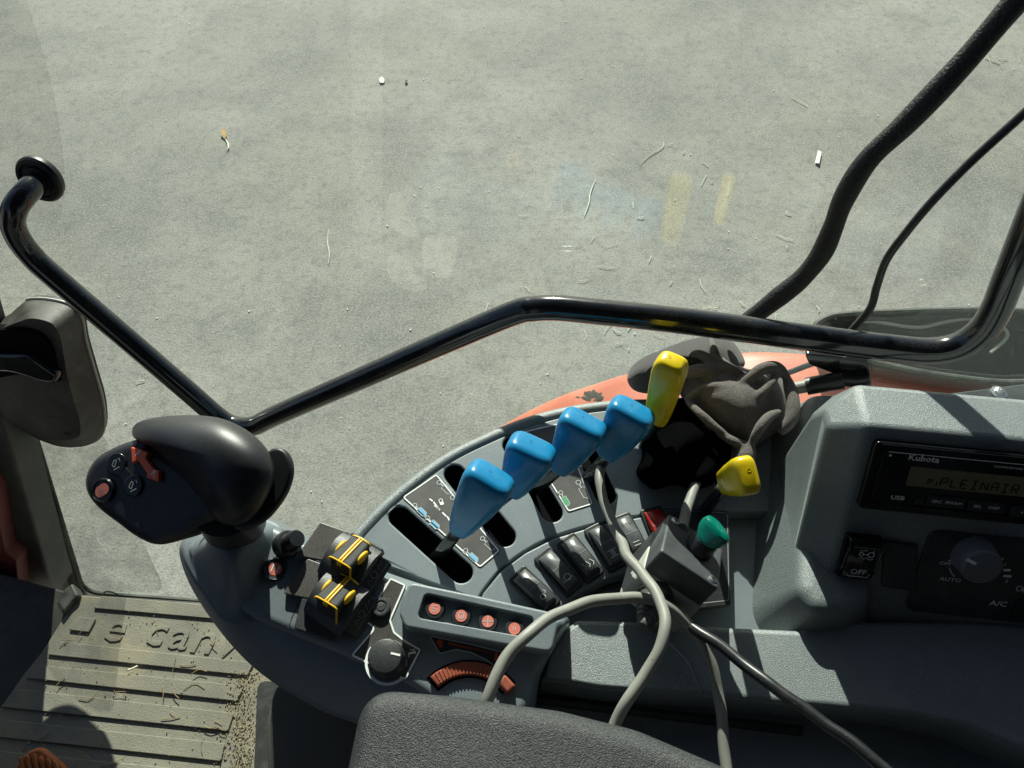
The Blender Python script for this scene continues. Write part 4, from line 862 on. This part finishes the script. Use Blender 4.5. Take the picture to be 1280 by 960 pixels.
# raised tray holding four red print buttons
TF = AF.up(.015)
to = rnd(TF.pxs([(512, 727), (600, 745), (690, 765), (698, 780), (690, 816), (640, 808), (506, 784), (499, 768), (503, 745)]), .006, 4)
ti = rnd(TF.pxs([(531, 741), (600, 756), (668, 771), (663, 797), (600, 786), (521, 772)]), .004, 5)
plate('button_tray', TF, to, M['plastic'], arm, holes=[ti], thick=.022, bev=.0020, hbev=.0008, seg=4)
plate('tray_floor', TF, inset(ccw(ti), -.001), M['plastic'], arm, thick=.001, bev=0, top=-.0075)
TB = TF.up(-.0075)
glyphs = [('S', 544, 761), ('U', 577, 770), ('+', 610, 777), ('"', 643, 786)]
for gch, px, py in glyphs:
    c = TB.px(px, py+1.5); b = link('round_button', lathe_bm(TB, c, [(.0072, 0), (.0070, .0034), (.0064, .0042), (0, .0044)], 32), M['button_black'], arm)
    P = Print(TB, .0047); P.poly(circle(c, .0042, 20)); P.done('button_print', M['salmon'], b)
    P = Print(TB, .0049)
    if gch == 'S': P.line([(c[0]+.002, c[1]+.0016), (c[0]-.001, c[1]+.002), (c[0]-.0012, c[1]+.0002), (c[0]+.0012, c[1]-.0004), (c[0]+.001, c[1]-.002), (c[0]-.0018, c[1]-.0018)], .0005)
    elif gch == 'U': P.line(rnd([(c[0]-.0018, c[1]-.0018), (c[0]+.0018, c[1]-.0018), (c[0]+.0018, c[1]+.0018), (c[0]-.0018, c[1]+.0018)], .001), .0005, True); P.line([(c[0], c[1]-.0018), (c[0], c[1]+.0006)], .0005)
    elif gch == '+': P.line([(c[0]-.0038, c[1]), (c[0]+.0038, c[1])], .0005); P.line([(c[0], c[1]-.0038), (c[0], c[1]+.0038)], .0005)
    else: P.line([(c[0]-.0008, c[1]-.001), (c[0]-.0008, c[1]+.0016)], .0004); P.line([(c[0]+.0008, c[1]-.001), (c[0]+.0008, c[1]+.0016)], .0004)
    P.done('symbol', M['grey_print'], b)
# hare and pen marks right of the tray
P = Print(AF, .0004); P.line(AF.pxs([(671, 795), (676, 799), (684, 793)]), .0007); P.line(AF.pxs([(683, 803), (685, 799), (688, 795), (690, 790)]), .0007); P.done('symbol', M['grey_print'], arm)

# thumb wheel with its triangular speed scale
tq = rnd([AF.px(*p) for p in [(537, 795), (590, 806), (645, 820), (628, 842), (610, 826), (590, 816), (570, 812), (550, 817)]], .0008, 2)
ts = plate('speed_scale', AF, tq, M['black'], arm, thick=.001, top=.0005, bev=.0001)
P = Print(AF, .0007); P.line(tq, .0006, True); P.done('scale_border', M['grey_print'], ts)
P = Print(AF, .0007)
for i in range(16):
    a = Vector((562+i*3.4, 802.5+i*.86)); h = 4.2-i*.22; P.line([AF.px(a.x, a.y), AF.px(a.x-.3, a.y+h)], .0011)
P.poly(AF.pxs([(546, 801), (551, 799), (554, 803), (552, 806), (555, 808), (549, 811), (549, 806), (545, 805)])); P.poly(AF.pxs([(618, 817), (621, 814), (623, 819), (623, 826), (618, 826)]))
P.done('scale_print', M['orange_print'], ts)
wc = Vector(AF.px(585, 906)); 
def wring(r0, r1, a0, a1, n=28): return [tuple(wc+Vector((math.cos(a0+(a1-a0)*i/n), math.sin(a0+(a1-a0)*i/n)))*r1) for i in range(n+1)]+[tuple(wc+Vector((math.cos(a1-(a1-a0)*i/n), math.sin(a1-(a1-a0)*i/n)))*r0) for i in range(n+1)]
r1 = (Vector(AF.px(580, 828))-wc).length; r0_ = (Vector(AF.px(580, 845))-wc).length
plate('wheel_slot', AF, wring(r0_-.0015, r1+.0015, R(40), R(135)), M['void'], arm, thick=.001, top=.0006, bev=0)
wh = plate('thumb_wheel', AF, wring(r0_, r1, R(42), R(132)), M['wheel'], arm, thick=.006, top=.0045, bev=.0015, bottom=True)
for i in range(20):
    a = R(46+i*4.2); d = Vector((math.cos(a), math.sin(a))); link('wheel_rib', sweep_bm([AF.w(tuple(wc+d*(r0_+.0008)), .0043), AF.w(tuple(wc+d*(r1-.0008)), .0043)], .0008, 6), M['wheel'], wh)
link('wheel_tab', box_bm(AF, tuple(wc+Vector((math.cos(R(44)), math.sin(R(44))))*((r0_+r1)/2)), .008, .011, .0, .0075, .002, rot=R(44)), M['wheel'], wh)

# arm support column below
cols = []
for z, q in ((CAM_Z-.66, [(338, 845), (640, 880), (640, 1120), (345, 1010)]), (Z_FLOOR, [(330, 905), (600, 905), (600, 1130), (332, 1110)])):
    fr = flat(z); cols.append([fr.w(p) for p in rnd(fr.pxs(q), .02, 5)])
tag(link('arm_column', rings_bm(cols), mat('brown grey column trim', (.13, .122, .098), .55, bump=.15, bscale=500, bdist=.0004, var=.1, vscale=8)), 'tall grey brown support column under the control arm', 'column')
cols = []
for z, q in ((Z_FLOOR+.22, [(322, 850), (420, 860), (420, 1150), (312, 1100)]), (Z_FLOOR, [(322, 905), (420, 905), (420, 1150), (312, 1150)])):
    fr = flat(z); cols.append([fr.w(p) for p in rnd(fr.pxs(q), .01, 5)])
tag(link('seat_base', rings_bm(cols), M['seal']), 'black seat base shroud at the right edge of the floor mat', 'seat base')

# ---------------------------------------------------------------- joystick
JF = Frame(at(200, 620, CAM_Z-.47), (-.20, -.42, .88))
joy = thing('joystick', JF.w((0, 0)), 'black joystick head with orange arrow switch and palm dome', 'joystick')
jo = smooth(JF.pxs([(101, 596), (112, 574), (134, 559), (160, 549), (180, 547), (189, 553), (190, 562), (240, 590), (290, 620), (300, 640), (262, 652), (234, 668), (210, 678), (186, 681), (163, 671), (140, 654), (117, 636), (103, 617)]), 6)
link('thumb_plate', plate_bm(JF, jo, thick=.030, bev=.008, seg=6, bottom=True, draft=-.003), M['grip'], joy)
# palm dome, built as a swollen shape over its own outline
def dome(fr, outline, height, power=2.2, nr=14, mat_=None, name='dome', parent=None, down=.02, cen=None, sharp=80, bell=False):
    """swollen shape over an outline given in photo pixels, every ring laid on the plane of its own height"""
    c = Vector(cen or (sum(p[0] for p in outline)/len(outline), sum(p[1] for p in outline)/len(outline))); rr = []
    f0 = fr.up(-down); rr.append([f0.w(f0.px(*tuple(c+(Vector(p)-c)*.96))) for p in outline])
    for k in range(nr+1):
        t = k/nr; ang = t*math.pi/2; s_ = math.cos(ang)**(2/power); h = math.sin(ang)**(2/power)
        if bell: s_ = 1-.80*t; h = t*t*(3-2*t)
        if k == nr and not bell: s_ = .02
        fk = fr.up(h*height); rr.append([fk.w(fk.px(*tuple(c+(Vector(p)-c)*s_))) for p in outline])
    return link(name, rings_bm(rr), mat_, parent, sharp)
dome(NECK[0], NECK[1], .034, 2.0, 12, M['plastic'], 'joystick_neck', arm, .01, cen=(287, 668), bell=True)
DF = JF.up(-.004)
dO = smooth([(166, 545), (167, 533), (180, 525), (210, 520), (245, 519), (280, 524), (312, 540), (334, 562), (343, 588), (338, 612), (322, 640), (300, 656), (278, 655), (262, 642), (247, 620), (228, 596), (206, 574), (190, 560), (176, 553)], 5)
dome(DF, dO, .029, 2.2, 18, M['grip'], 'palm_dome', joy, .03, cen=(262, 570))
lipf = JF.up(-.012)
lip = [(330, 566), (342, 560), (354, 563), (362, 576), (363, 594), (356, 616), (342, 637), (324, 654), (298, 664), (268, 664), (248, 652), (240, 630), (262, 600), (300, 580)]
link('palm_flange', plate_bm(lipf, smooth(lipf.pxs(lip), 5), thick=.005, bev=.002, seg=4, bottom=True), M['grip'], joy)
link('collar', sweep_bm([JF.up(-.060).w(JF.up(-.060).px(292, 650)), JF.up(-.040).w(JF.up(-.040).px(289, 642)), JF.up(-.012).w(JF.up(-.012).px(280, 630))], lambda t: .0235-.001*t, 28), M['black'], joy)
tf = JF
aq = [(168, 559), (189, 566), (186, 573), (197, 588), (203, 588), (202, 603), (187, 597), (188, 592), (176, 575), (169, 580)]
link('arrow_switch', plate_bm(tf, rnd([tf.px(*p) for p in aq], .0006, 2), thick=.006, bev=.0006, top=.0035), M['orange'], joy)
P = Print(tf, .0038); P.text('F', tf.px(176.5, 568), .0065, rot=R(-35)); P.text('R', tf.px(196.5, 592.5), .0065, rot=R(-35)); P.done('lettering', M['white'], joy)
c1, c2 = tf.px(147, 580), tf.px(168, 607)
bb = plate('rocker_bezel', tf, [*circle(c1, .0078, 20)], M['black_gloss'], joy, thick=.003, top=.0018, bev=.0008)
plate('rocker_bezel', tf, [*circle(c2, .0074, 20)], M['black_gloss'], joy, thick=.003, top=.0018, bev=.0008)
plate('rocker_bridge', tf, capsule(c1, c2, .0040), M['black_gloss'], joy, thick=.003, top=.0016, bev=.0006)
P = Print(tf, .0022)
for c, fl in ((c1, 1), (c2, -1)):
    x, y = c; P.line(rnd([(x-.0026, y-.0008), (x-.0006, y-.0026), (x+.0008, y+.0022), (x-.0010, y+.0028)], .0008), .0005, True); P.line([(x-.0010, y-.0042), (x+.0034, y-.0020)], .0005); P.line([(x+.0014, y+.0030), (x+.0026, y+.0040), (x+.0034, y+.0018)], .0005)
P.done('symbol', M['grey_print'], bb)
rb_ = link('round_button', lathe_bm(tf, tf.px(131, 613), [(.0085, 0), (.0085, .0015), (.0076, .0025), (.0068, .0018), (0, .0022)], 32), M['black_gloss'], joy)
P = Print(tf, .0026); P.poly(capsule(tf.px(128.5, 614.5), tf.px(133, 611.5), .0040)); P.done('button_print', M['salmon'], rb_)
P = Print(tf, .0028); P.line(circle(tf.px(130, 613), .0014, 12), .0005, True); P.line([tf.px(128, 618), tf.px(135, 614)], .0004); P.done('symbol', M['dim_print'], rb_)
sf_ = Frame(DF.w(DF.px(240, 590), .012), DF.n-DF.u*.7-DF.v*.6, DF.u)
sbn = link('side_button', lathe_bm(Frame(DF.up(.015).w(DF.up(.015).px(245, 590), -.0005), JF.n*.75-JF.u*.5-JF.v*.45, JF.u), (0, 0), [(.0042, -.006), (.0042, .0), (.0036, .0008), (0, .0008)], 24), M['salmon'], joy)
# model plate on the neck
nf2 = Frame(AF.w(AF.px(258, 668), .012), Vector((-.2, -.35, .9))); tag_ = plate('vent_grille', nf2, rnd(nf2.pxs([(249, 658), (276, 668), (274, 673), (248, 662)]), .0005), M['void'], arm, thick=.002, top=.001, bev=.0002)

# ================================================================= ARMREST PAD
PDZ = flat(CAM_Z-.455)
pd = rnd(PDZ.pxs([(452, 855), (560, 864), (700, 883), (800, 908), (915, 957), (1030, 1015), (1060, 1200), (700, 1250), (400, 1200), (428, 970)]), [.021, .1, .1, .08, .08, .04, .03, .03, .03, .03], 9)
M['fabric'] = M['fabric']
ad_ = thing('armrest_pad', PDZ.w(PDZ.px(600, 930)), 'speckled charcoal armrest pad at the bottom of the picture', 'armrest')
link('pad', plate_bm(PDZ, pd, thick=.065, bev=.013, seg=7, bottom=True), M['fabric'], ad_)
link('pad_tray', plate_bm(PDZ.up(-.06), inset(ccw(pd), .006), thick=.02, bev=.003, bottom=True), M['black'], ad_)

# ================================================================= HYDRAULIC LEVERS
PR_BLUE = [(0, .0060, .0060), (.015, .0080, .0078), (.05, .0092, .0086), (.16, .0120, .0102), (.45, .0170, .0132), (.70, .0202, .0148), (.84, .0213, .0152), (.90, .0210, .0150), (.94, .0200, .0143), (.972, .0184, .0128), (.99, .0165, .0108), (1.0, .0142, .0085)]
PR_YEL = [(0, .0080, .0070), (.015, .0098, .0085), (.05, .0108, .0092), (.3, .0125, .0104), (.6, .0138, .0114), (.80, .0144, .0118), (.90, .0138, .0112), (.955, .0122, .0100), (.985, .0102, .0082), (1.0, .0082, .0060)]
PR_YE2 = [(0, .0080, .0060), (.05, .0105, .0078), (.4, .0135, .0086), (.75, .0155, .0092), (.90, .0155, .0092), (.96, .0143, .0082), (.985, .0125, .0068), (1.0, .0100, .0048)]
def lever(name_label, base, kb, kt, prof, m, group, e=3.9, dots=True, twist=0, sr=.0052):
    B, K0, K1 = at(base[0], base[1], CAM_Z-base[2]), at(kb[0], kb[1], CAM_Z-kb[2]), at(kt[0], kt[1], CAM_Z-kt[2])
    t = thing('hydraulic_lever', B, name_label, 'lever', group); a = (K1-K0).normalized(); Ln = (K1-K0).length
    vd = (K0-CO).normalized(); u = a.cross(vd).normalized(); v = u.cross(a).normalized()
    if twist: q = Matrix.Rotation(twist, 3, a); u = q @ u; v = q @ v
    rr = [superring(K0+a*Ln*s_, u, v, wd*.93, dp*.93, e, 36) for s_, wd, dp in prof]
    kb_ = link('knob', rings_bm(rr), m, t, 80)
    # moulding seam and a small dimple on the cap
    tp = Frame(K1-a*.0002+v*.0, a, u); link('cap_dimple', lathe_bm(tp, (.003, -.001), [(.0016, .0), (.0016, .0004), (.0010, .0004), (.0009, .0001), (0, .0001)], 14), m, kb_)
    D = (B - (K0-B).normalized()*.03)
    st = [D, B, B+(K0-B)*.5, K0+a*.004]
    pts = cat(st, 5); rr = []
    for i, p in enumerate(pts):
        t_ = (pts[min(i+1, len(pts)-1)]-pts[max(i-1, 0)]).normalized(); uu = (u-t_*u.dot(t_)).normalized(); vv = t_.cross(uu); rr.append(superring(p, uu, vv, sr*(1.15-.15*i/len(pts)), sr*.62, 4, 20))
    link('stem', rings_bm(rr), M['paint_black'], t, 50)
    return t
G1 = 'blue knobbed hydraulic levers in the console slots'
lever('blue lever leaning over the first slot, nearest the fingertip levers', (549, 692, .622), (573, 664, .568), (617, 592, .512), PR_BLUE, M['blue'], G1)
lever('blue lever second from the left, partly behind the nearest blue knob', (604, 640, .622), (640, 616, .570), (668, 555, .520), PR_BLUE, M['blue'], G1)
lever('blue lever third from left, above the green symbol plate', (668, 611, .622), (699, 588, .570), (733, 524, .520), PR_BLUE, M['blue'], G1)
lever('blue lever nearest the yellow knobs, grey cable beside its stem', (734, 598, .622), (759, 571, .570), (794, 509, .520), PR_BLUE, M['blue'], G1)
G2 = 'yellow knobbed levers around the fleece cap'
lever('upright yellow knobbed lever in front of the grey fleece cap', (805, 560, .622), (821, 524, .560), (841, 449, .480), PR_YEL, M['yellow'], G2, twist=R(-12))
lever('yellow knobbed lever below the grey fleece cap, seen nearly end on', (880, 640, .622), (907, 603, .548), (936, 593, .492), PR_YE2, M['yellow'], G2, e=4.0, twist=R(-8))

# ================================================================= FLEECE CAP
HZ = flat(Z_CON+.012)
def cloth(name, outline, hfun, m, parent, nr=44, nn=190, base=-.02, pr=2.4):
    o = smooth(outline, 12); N = len(o); step = max(1, N//nn); o = o[::step]; c = Vector((sum(p[0] for p in o)/len(o), sum(p[1] for p in o)/len(o))); rr = []
    for k in range(nr+1):
        t = k/nr; s_ = math.cos(t*math.pi/2)**(2/pr) if t < 1 else .004; hh = math.sin(t*math.pi/2)**(2/pr); ring = []
        for p in o:
            q = c+(Vector(p)-c)*s_; h = hfun(q.x, q.y)*hh + base*(1-hh); ring.append(at(q.x, q.y, HZ.o.z+h))
        rr.append(ring)
    return link(name, rings_bm(rr), m, parent, 180)
def seg_d(p, a, b):
    ap, ab = p-a, b-a; t = max(0, min(1, ap.dot(ab)/ab.dot(ab))); return (p-(a+ab*t)).length, t
FOLD = [  # ridges (+) and valleys (-) as polylines in photo pixels: points, width, height
    ([(884, 428), (890, 442), (893, 458)], 8, .016), ([(848, 492), (862, 476), (880, 466), (900, 460)], 11, .012), ([(855, 505), (880, 483), (908, 474), (935, 482), (950, 490)], 9, .015),
    ([(905, 487), (925, 482), (950, 470), (968, 458)], 10, .013), ([(945, 512), (957, 492), (972, 470)], 10, .012), ([(930, 470), (915, 460), (905, 452)], 8, -.012),
    ([(860, 462), (874, 450), (884, 446)], 7, -.010), ([(900, 500), (925, 495), (945, 480)], 7, -.014), ([(962, 500), (972, 520), (975, 538)], 8, -.012), ([(940, 532), (955, 522), (975, 524)], 8, .010),
    ([(948, 558), (945, 540), (938, 520)], 7, -.012), ([(875, 500), (888, 520), (905, 540)], 10, .008), ([(955, 484), (945, 500), (938, 512)], 6, -.010), ([(820, 452), (835, 470), (840, 490)], 9, .008), ([(870, 470), (885, 474), (900, 468)], 5, -.010)]
def h_grey(x, y):
    p = Vector((x, y)); h = .044+.014*math.exp(-((x-910)**2+(y-485)**2)/3600) + .006*noise.noise(Vector((x*.03, y*.03, 1)))+.0015*noise.noise(Vector((x*.09, y*.09, 4)))
    for pts, wd, am in FOLD:
        best = min(seg_d(p, Vector(pts[i]), Vector(pts[i+1]))[0] for i in range(len(pts)-1)); h += (am*.72 if am > 0 else am*.48)*math.exp(-(best/(wd*1.15))**1.6)
    return h
cap = thing('fleece_cap', HZ.w(HZ.px(890, 500)), 'crumpled grey fleece cap with black lining lying among the levers', 'cap')
cloth('black_lining', [(800, 540), (806, 520), (830, 500), (870, 500), (905, 525), (915, 560), (908, 588), (890, 606), (866, 612), (842, 606), (818, 612), (802, 602), (795, 590), (802, 570)],
      lambda x, y: .032+.008*noise.noise(Vector((x*.03, y*.03, 9)))+.006*math.sin((x*.6+y)*.09), M['black_cloth'], cap, nr=26, nn=100)
# grey body of the cap: a low mound with rolled folds lying over it, fused into one skin and softened
def roll(bm, pts, hs, r):
    p = cat([at(x, y, HZ.o.z+h) for (x, y), h in zip(pts, hs)], 6); rp = r*.58e-3
    sweep_bm(p, lambda t: rp*(.45+.55*math.sin(math.pi*min(max(t, .04), .96))**.6), 14, bm)
def mound(x, y): return .039+.012*math.exp(-((x-930)**2+(y-480)**2)/3000)
gm = cloth('grey_fleece', [(848, 470), (856, 455), (868, 444), (882, 436), (898, 434), (910, 446), (924, 456), (938, 462), (952, 460), (966, 458), (978, 466), (985, 482), (988, 500), (986, 520), (978, 536), (964, 546), (952, 556), (938, 560), (922, 552), (905, 540), (888, 526), (868, 512), (854, 500), (848, 486)], mound, M['fleece'], cap, nr=20, nn=90)
bm = bmesh.new(); bm.from_mesh(gm.data)
for pts, hs, rr_ in (([(888, 422), (892, 436), (899, 452), (912, 462)], [.030, .042, .044, .038], 8), ([(856, 450), (872, 442), (890, 452), (912, 460), (934, 472)], [.030, .040, .045, .046, .042], 9),
                     ([(856, 470), (870, 464), (888, 466), (900, 474)], [.034, .043, .043, .036], 13), ([(908, 490), (934, 474), (956, 460), (974, 460), (986, 476)], [.038, .048, .055, .052, .044], 10),
                     ([(936, 508), (952, 492), (966, 476), (972, 466)], [.038, .047, .050, .046], 8), ([(856, 500), (882, 484), (908, 486), (926, 498)], [.028, .040, .044, .038], 8),
                     ([(984, 474), (991, 500), (989, 524), (974, 542)], [.042, .042, .038, .030], 12), ([(938, 556), (948, 538), (960, 522), (976, 514)], [.028, .040, .044, .040], 9),
                     ([(896, 540), (918, 552), (940, 560)], [.024, .028, .022], 8), ([(858, 500), (874, 516), (894, 534), (910, 546)], [.026, .034, .032, .026], 8),
                     ([(936, 556), (932, 572), (926, 590), (922, 602)], [.026, .022, .012, .0], 16)):
    roll(bm, pts, hs, rr_)
bm.to_mesh(gm.data); bm.free()
rm = gm.modifiers.new('fused_skin', 'REMESH'); rm.mode = 'VOXEL'; rm.voxel_size = .0011; rm.use_smooth_shade = True
smo = gm.modifiers.new('softness', 'SMOOTH'); smo.factor = .8; smo.iterations = 30
tx_ = bpy.data.textures.new('cloth_creases', 'CLOUDS'); tx_.noise_scale = .020; tx_.noise_depth = 2
di = gm.modifiers.new('creases', 'DISPLACE'); di.texture = tx_; di.texture_coords = 'LOCAL'; di.strength = .0014; di.mid_level = .5
cloth('brim', [(784, 474), (790, 458), (808, 445), (830, 436), (856, 426), (885, 420), (912, 424), (926, 440), (930, 458), (905, 470), (868, 478), (845, 486), (815, 492), (793, 488)],
      lambda x, y: .026+.016*math.exp(-((y-435-(900-x)*.15)/18)**2)+.006*noise.noise(Vector((x*.04, y*.04, 3))), mat('dark grey fleece', (.055, .052, .052), .95, bump=1, bscale=800, bdist=.0012, sheen=.2, grain=.3, gscale=900), cap, nr=24, nn=100)

# ================================================================= REMOTE SWITCH BOX AND CABLES
n_ = Vector((.46, .31, .83)).normalized(); P1 = at(826, 688, CAM_Z-.535)
u_ = Vector((.83, -.47, -.28)); u_ = (u_-n_*u_.dot(n_)).normalized(); v_ = n_.cross(u_)
BX = Frame(hit(865, 687, P1, n_), n_, u_)
rb = thing('remote_box', BX.o, 'light grey remote control box with dark lid and green rotary button', 'switch box')
P2_, P3_ = Vector(BX.px(826, 688)), Vector(BX.px(898, 738)); Wb = .0508; Hb = .0508
cb = Vector((P2_.x+Wb/2, P2_.y+Hb/2))
def bq_(w2, h2, r): return rnd([(cb.x-w2/2, cb.y-h2/2), (cb.x+w2/2, cb.y-h2/2), (cb.x+w2/2, cb.y+h2/2), (cb.x-w2/2, cb.y+h2/2)], r, 4)
plate('lid', BX, bq_(Wb, Hb, .003), M['box_lid'], rb, thick=.022, bev=.0022)
plate('box_base', BX, bq_(Wb+.002, Hb+.002, .005), M['box_grey'], rb, thick=.034, bev=.0015, top=-.0222, bottom=True)
for sx, sy in ((-1, 1), (1, -1)):
    c = (cb.x+sx*(Wb/2-.006), cb.y+sy*(Hb/2-.006)); s1 = link('lid_screw', lathe_bm(BX, c, [(.0036, 0), (.0034, .0008), (.002, .0013), (0, .0014)], 20), M['steel'], rb)
    P = Print(BX, .0016); P.line([(c[0]-.002, c[1]-.0005), (c[0]+.002, c[1]+.0005)], .0007); P.line([(c[0]-.0005, c[1]+.002), (c[0]+.0005, c[1]-.002)], .0007); P.done('screw_slot', M['void'], s1)
gc = BX.px(872, 697); GX = Frame(BX.w((cb.x+.004, cb.y+.005)), BX.n, BX.u)
link('button_collar', lathe_bm(GX, (0, 0), [(.0115, 0), (.0115, .004), (.0104, .006), (.0104, .010), (.0096, .0115), (.0088, .011)], 32), M['black'], rb)
ca, sa = math.cos(R(-35)), math.sin(R(-35)); gr = []
for h, a_, b_ in ((.008, .0085, .0085), (.0120, .0090, .0086), (.0140, .0110, .0080), (.017, .0126, .0070), (.022, .0130, .0064), (.0255, .0118, .0056), (.0270, .0090, .0040), (.0272, .005, .0015)):
    ring = []
    for k in range(28):
        t = 2*math.pi*k/28; x = a_*math.copysign(abs(math.cos(t))**.75, math.cos(t)); y = b_*math.copysign(abs(math.sin(t))**.75, math.sin(t)); ring.append(GX.w((x*ca-y*sa, x*sa+y*ca), h))
    gr.append(ring)
link('green_button', rings_bm(gr), M['green'], rb)
# strain relief on the front side
ffc = BX.w((cb.x-.006, cb.y-Hb/2-.001), -.036); dn = (-BX.v*.95-BX.n*.15-BX.u*.05).normalized(); GR = Frame(ffc, dn, BX.u)
link('cable_gland', lathe_bm(GR, (0, 0), [(.0135, -.004), (.0135, .004), (.0115, .005), (.0115, .012), (.0105, .013), (.0098, .0145), (.0098, .018), (.0085, .019), (.0085, .022), (.0072, .023), (.0072, .026), (.006, .027), (.0052, .033), (.0045, .034)], 32), M['label'], rb)
def cable(pts, r, m, nm, lab):
    c = cat([at(x, y, CAM_Z-d) for x, y, d in pts], 9); c = [p+Vector((noise.noise(p*45), noise.noise(p*45+Vector((9, 0, 0))), noise.noise(p*45+Vector((0, 9, 0)))))*.0011 for p in c]
    return tag(link(nm, sweep_bm(c, r, 16), M[m]), lab, 'cable')
cable([(872, 590, .600), (868, 608, .592), (862, 628, .584), (856, 646, .572), (852, 660, .560)], .0042, 'cable_grey', 'grey_cable', 'short grey cable running from the fleece cap down into the remote box')
cable([(762, 560, .600), (753, 580, .590), (750, 600, .585), (754, 625, .585), (764, 648, .580), (776, 675, .570), (786, 697, .555), (803, 718, .545), (820, 742, .535), (829, 765, .530), (831, 788, .528), (823, 815, .530), (805, 845, .535), (785, 875, .54), (768, 906, .55), (752, 945, .56)], .0041, 'cable_grey', 'grey_cable', 'light grey cable running from the blue levers down over the storage lid')
cable([(603, 905, .53), (609, 872, .52), (628, 830, .515), (662, 792, .515), (700, 766, .525), (745, 751, .538), (790, 746, .548), (822, 752, .556), (848, 767, .562), (872, 793, .570), (888, 826, .578), (897, 865, .586), (902, 905, .590), (908, 960, .595), (910, 1000, .60)], .0041, 'cable_grey', 'grey_cable', 'light grey cable looping in a wide arc past the thumb wheel')
cable([(836, 756, .575), (848, 768, .570), (870, 786, .565), (920, 822, .555), (965, 857, .545), (1010, 890, .540), (1050, 917, .535), (1090, 948, .53), (1150, 1000, .53), (1230, 1070, .55), (1330, 1150, .60)], .0041, 'cable_black', 'black_cable', 'black cable running diagonally down right from the remote box')
tag(link('yellow_cable_tie', sweep_bm([at(812, 772, CAM_Z-.585), at(820, 776, CAM_Z-.585), at(828, 774, CAM_Z-.583)], .0022, 8), M['yellow2']), 'small yellow cable tie under the strain relief of the remote box', 'cable tie')
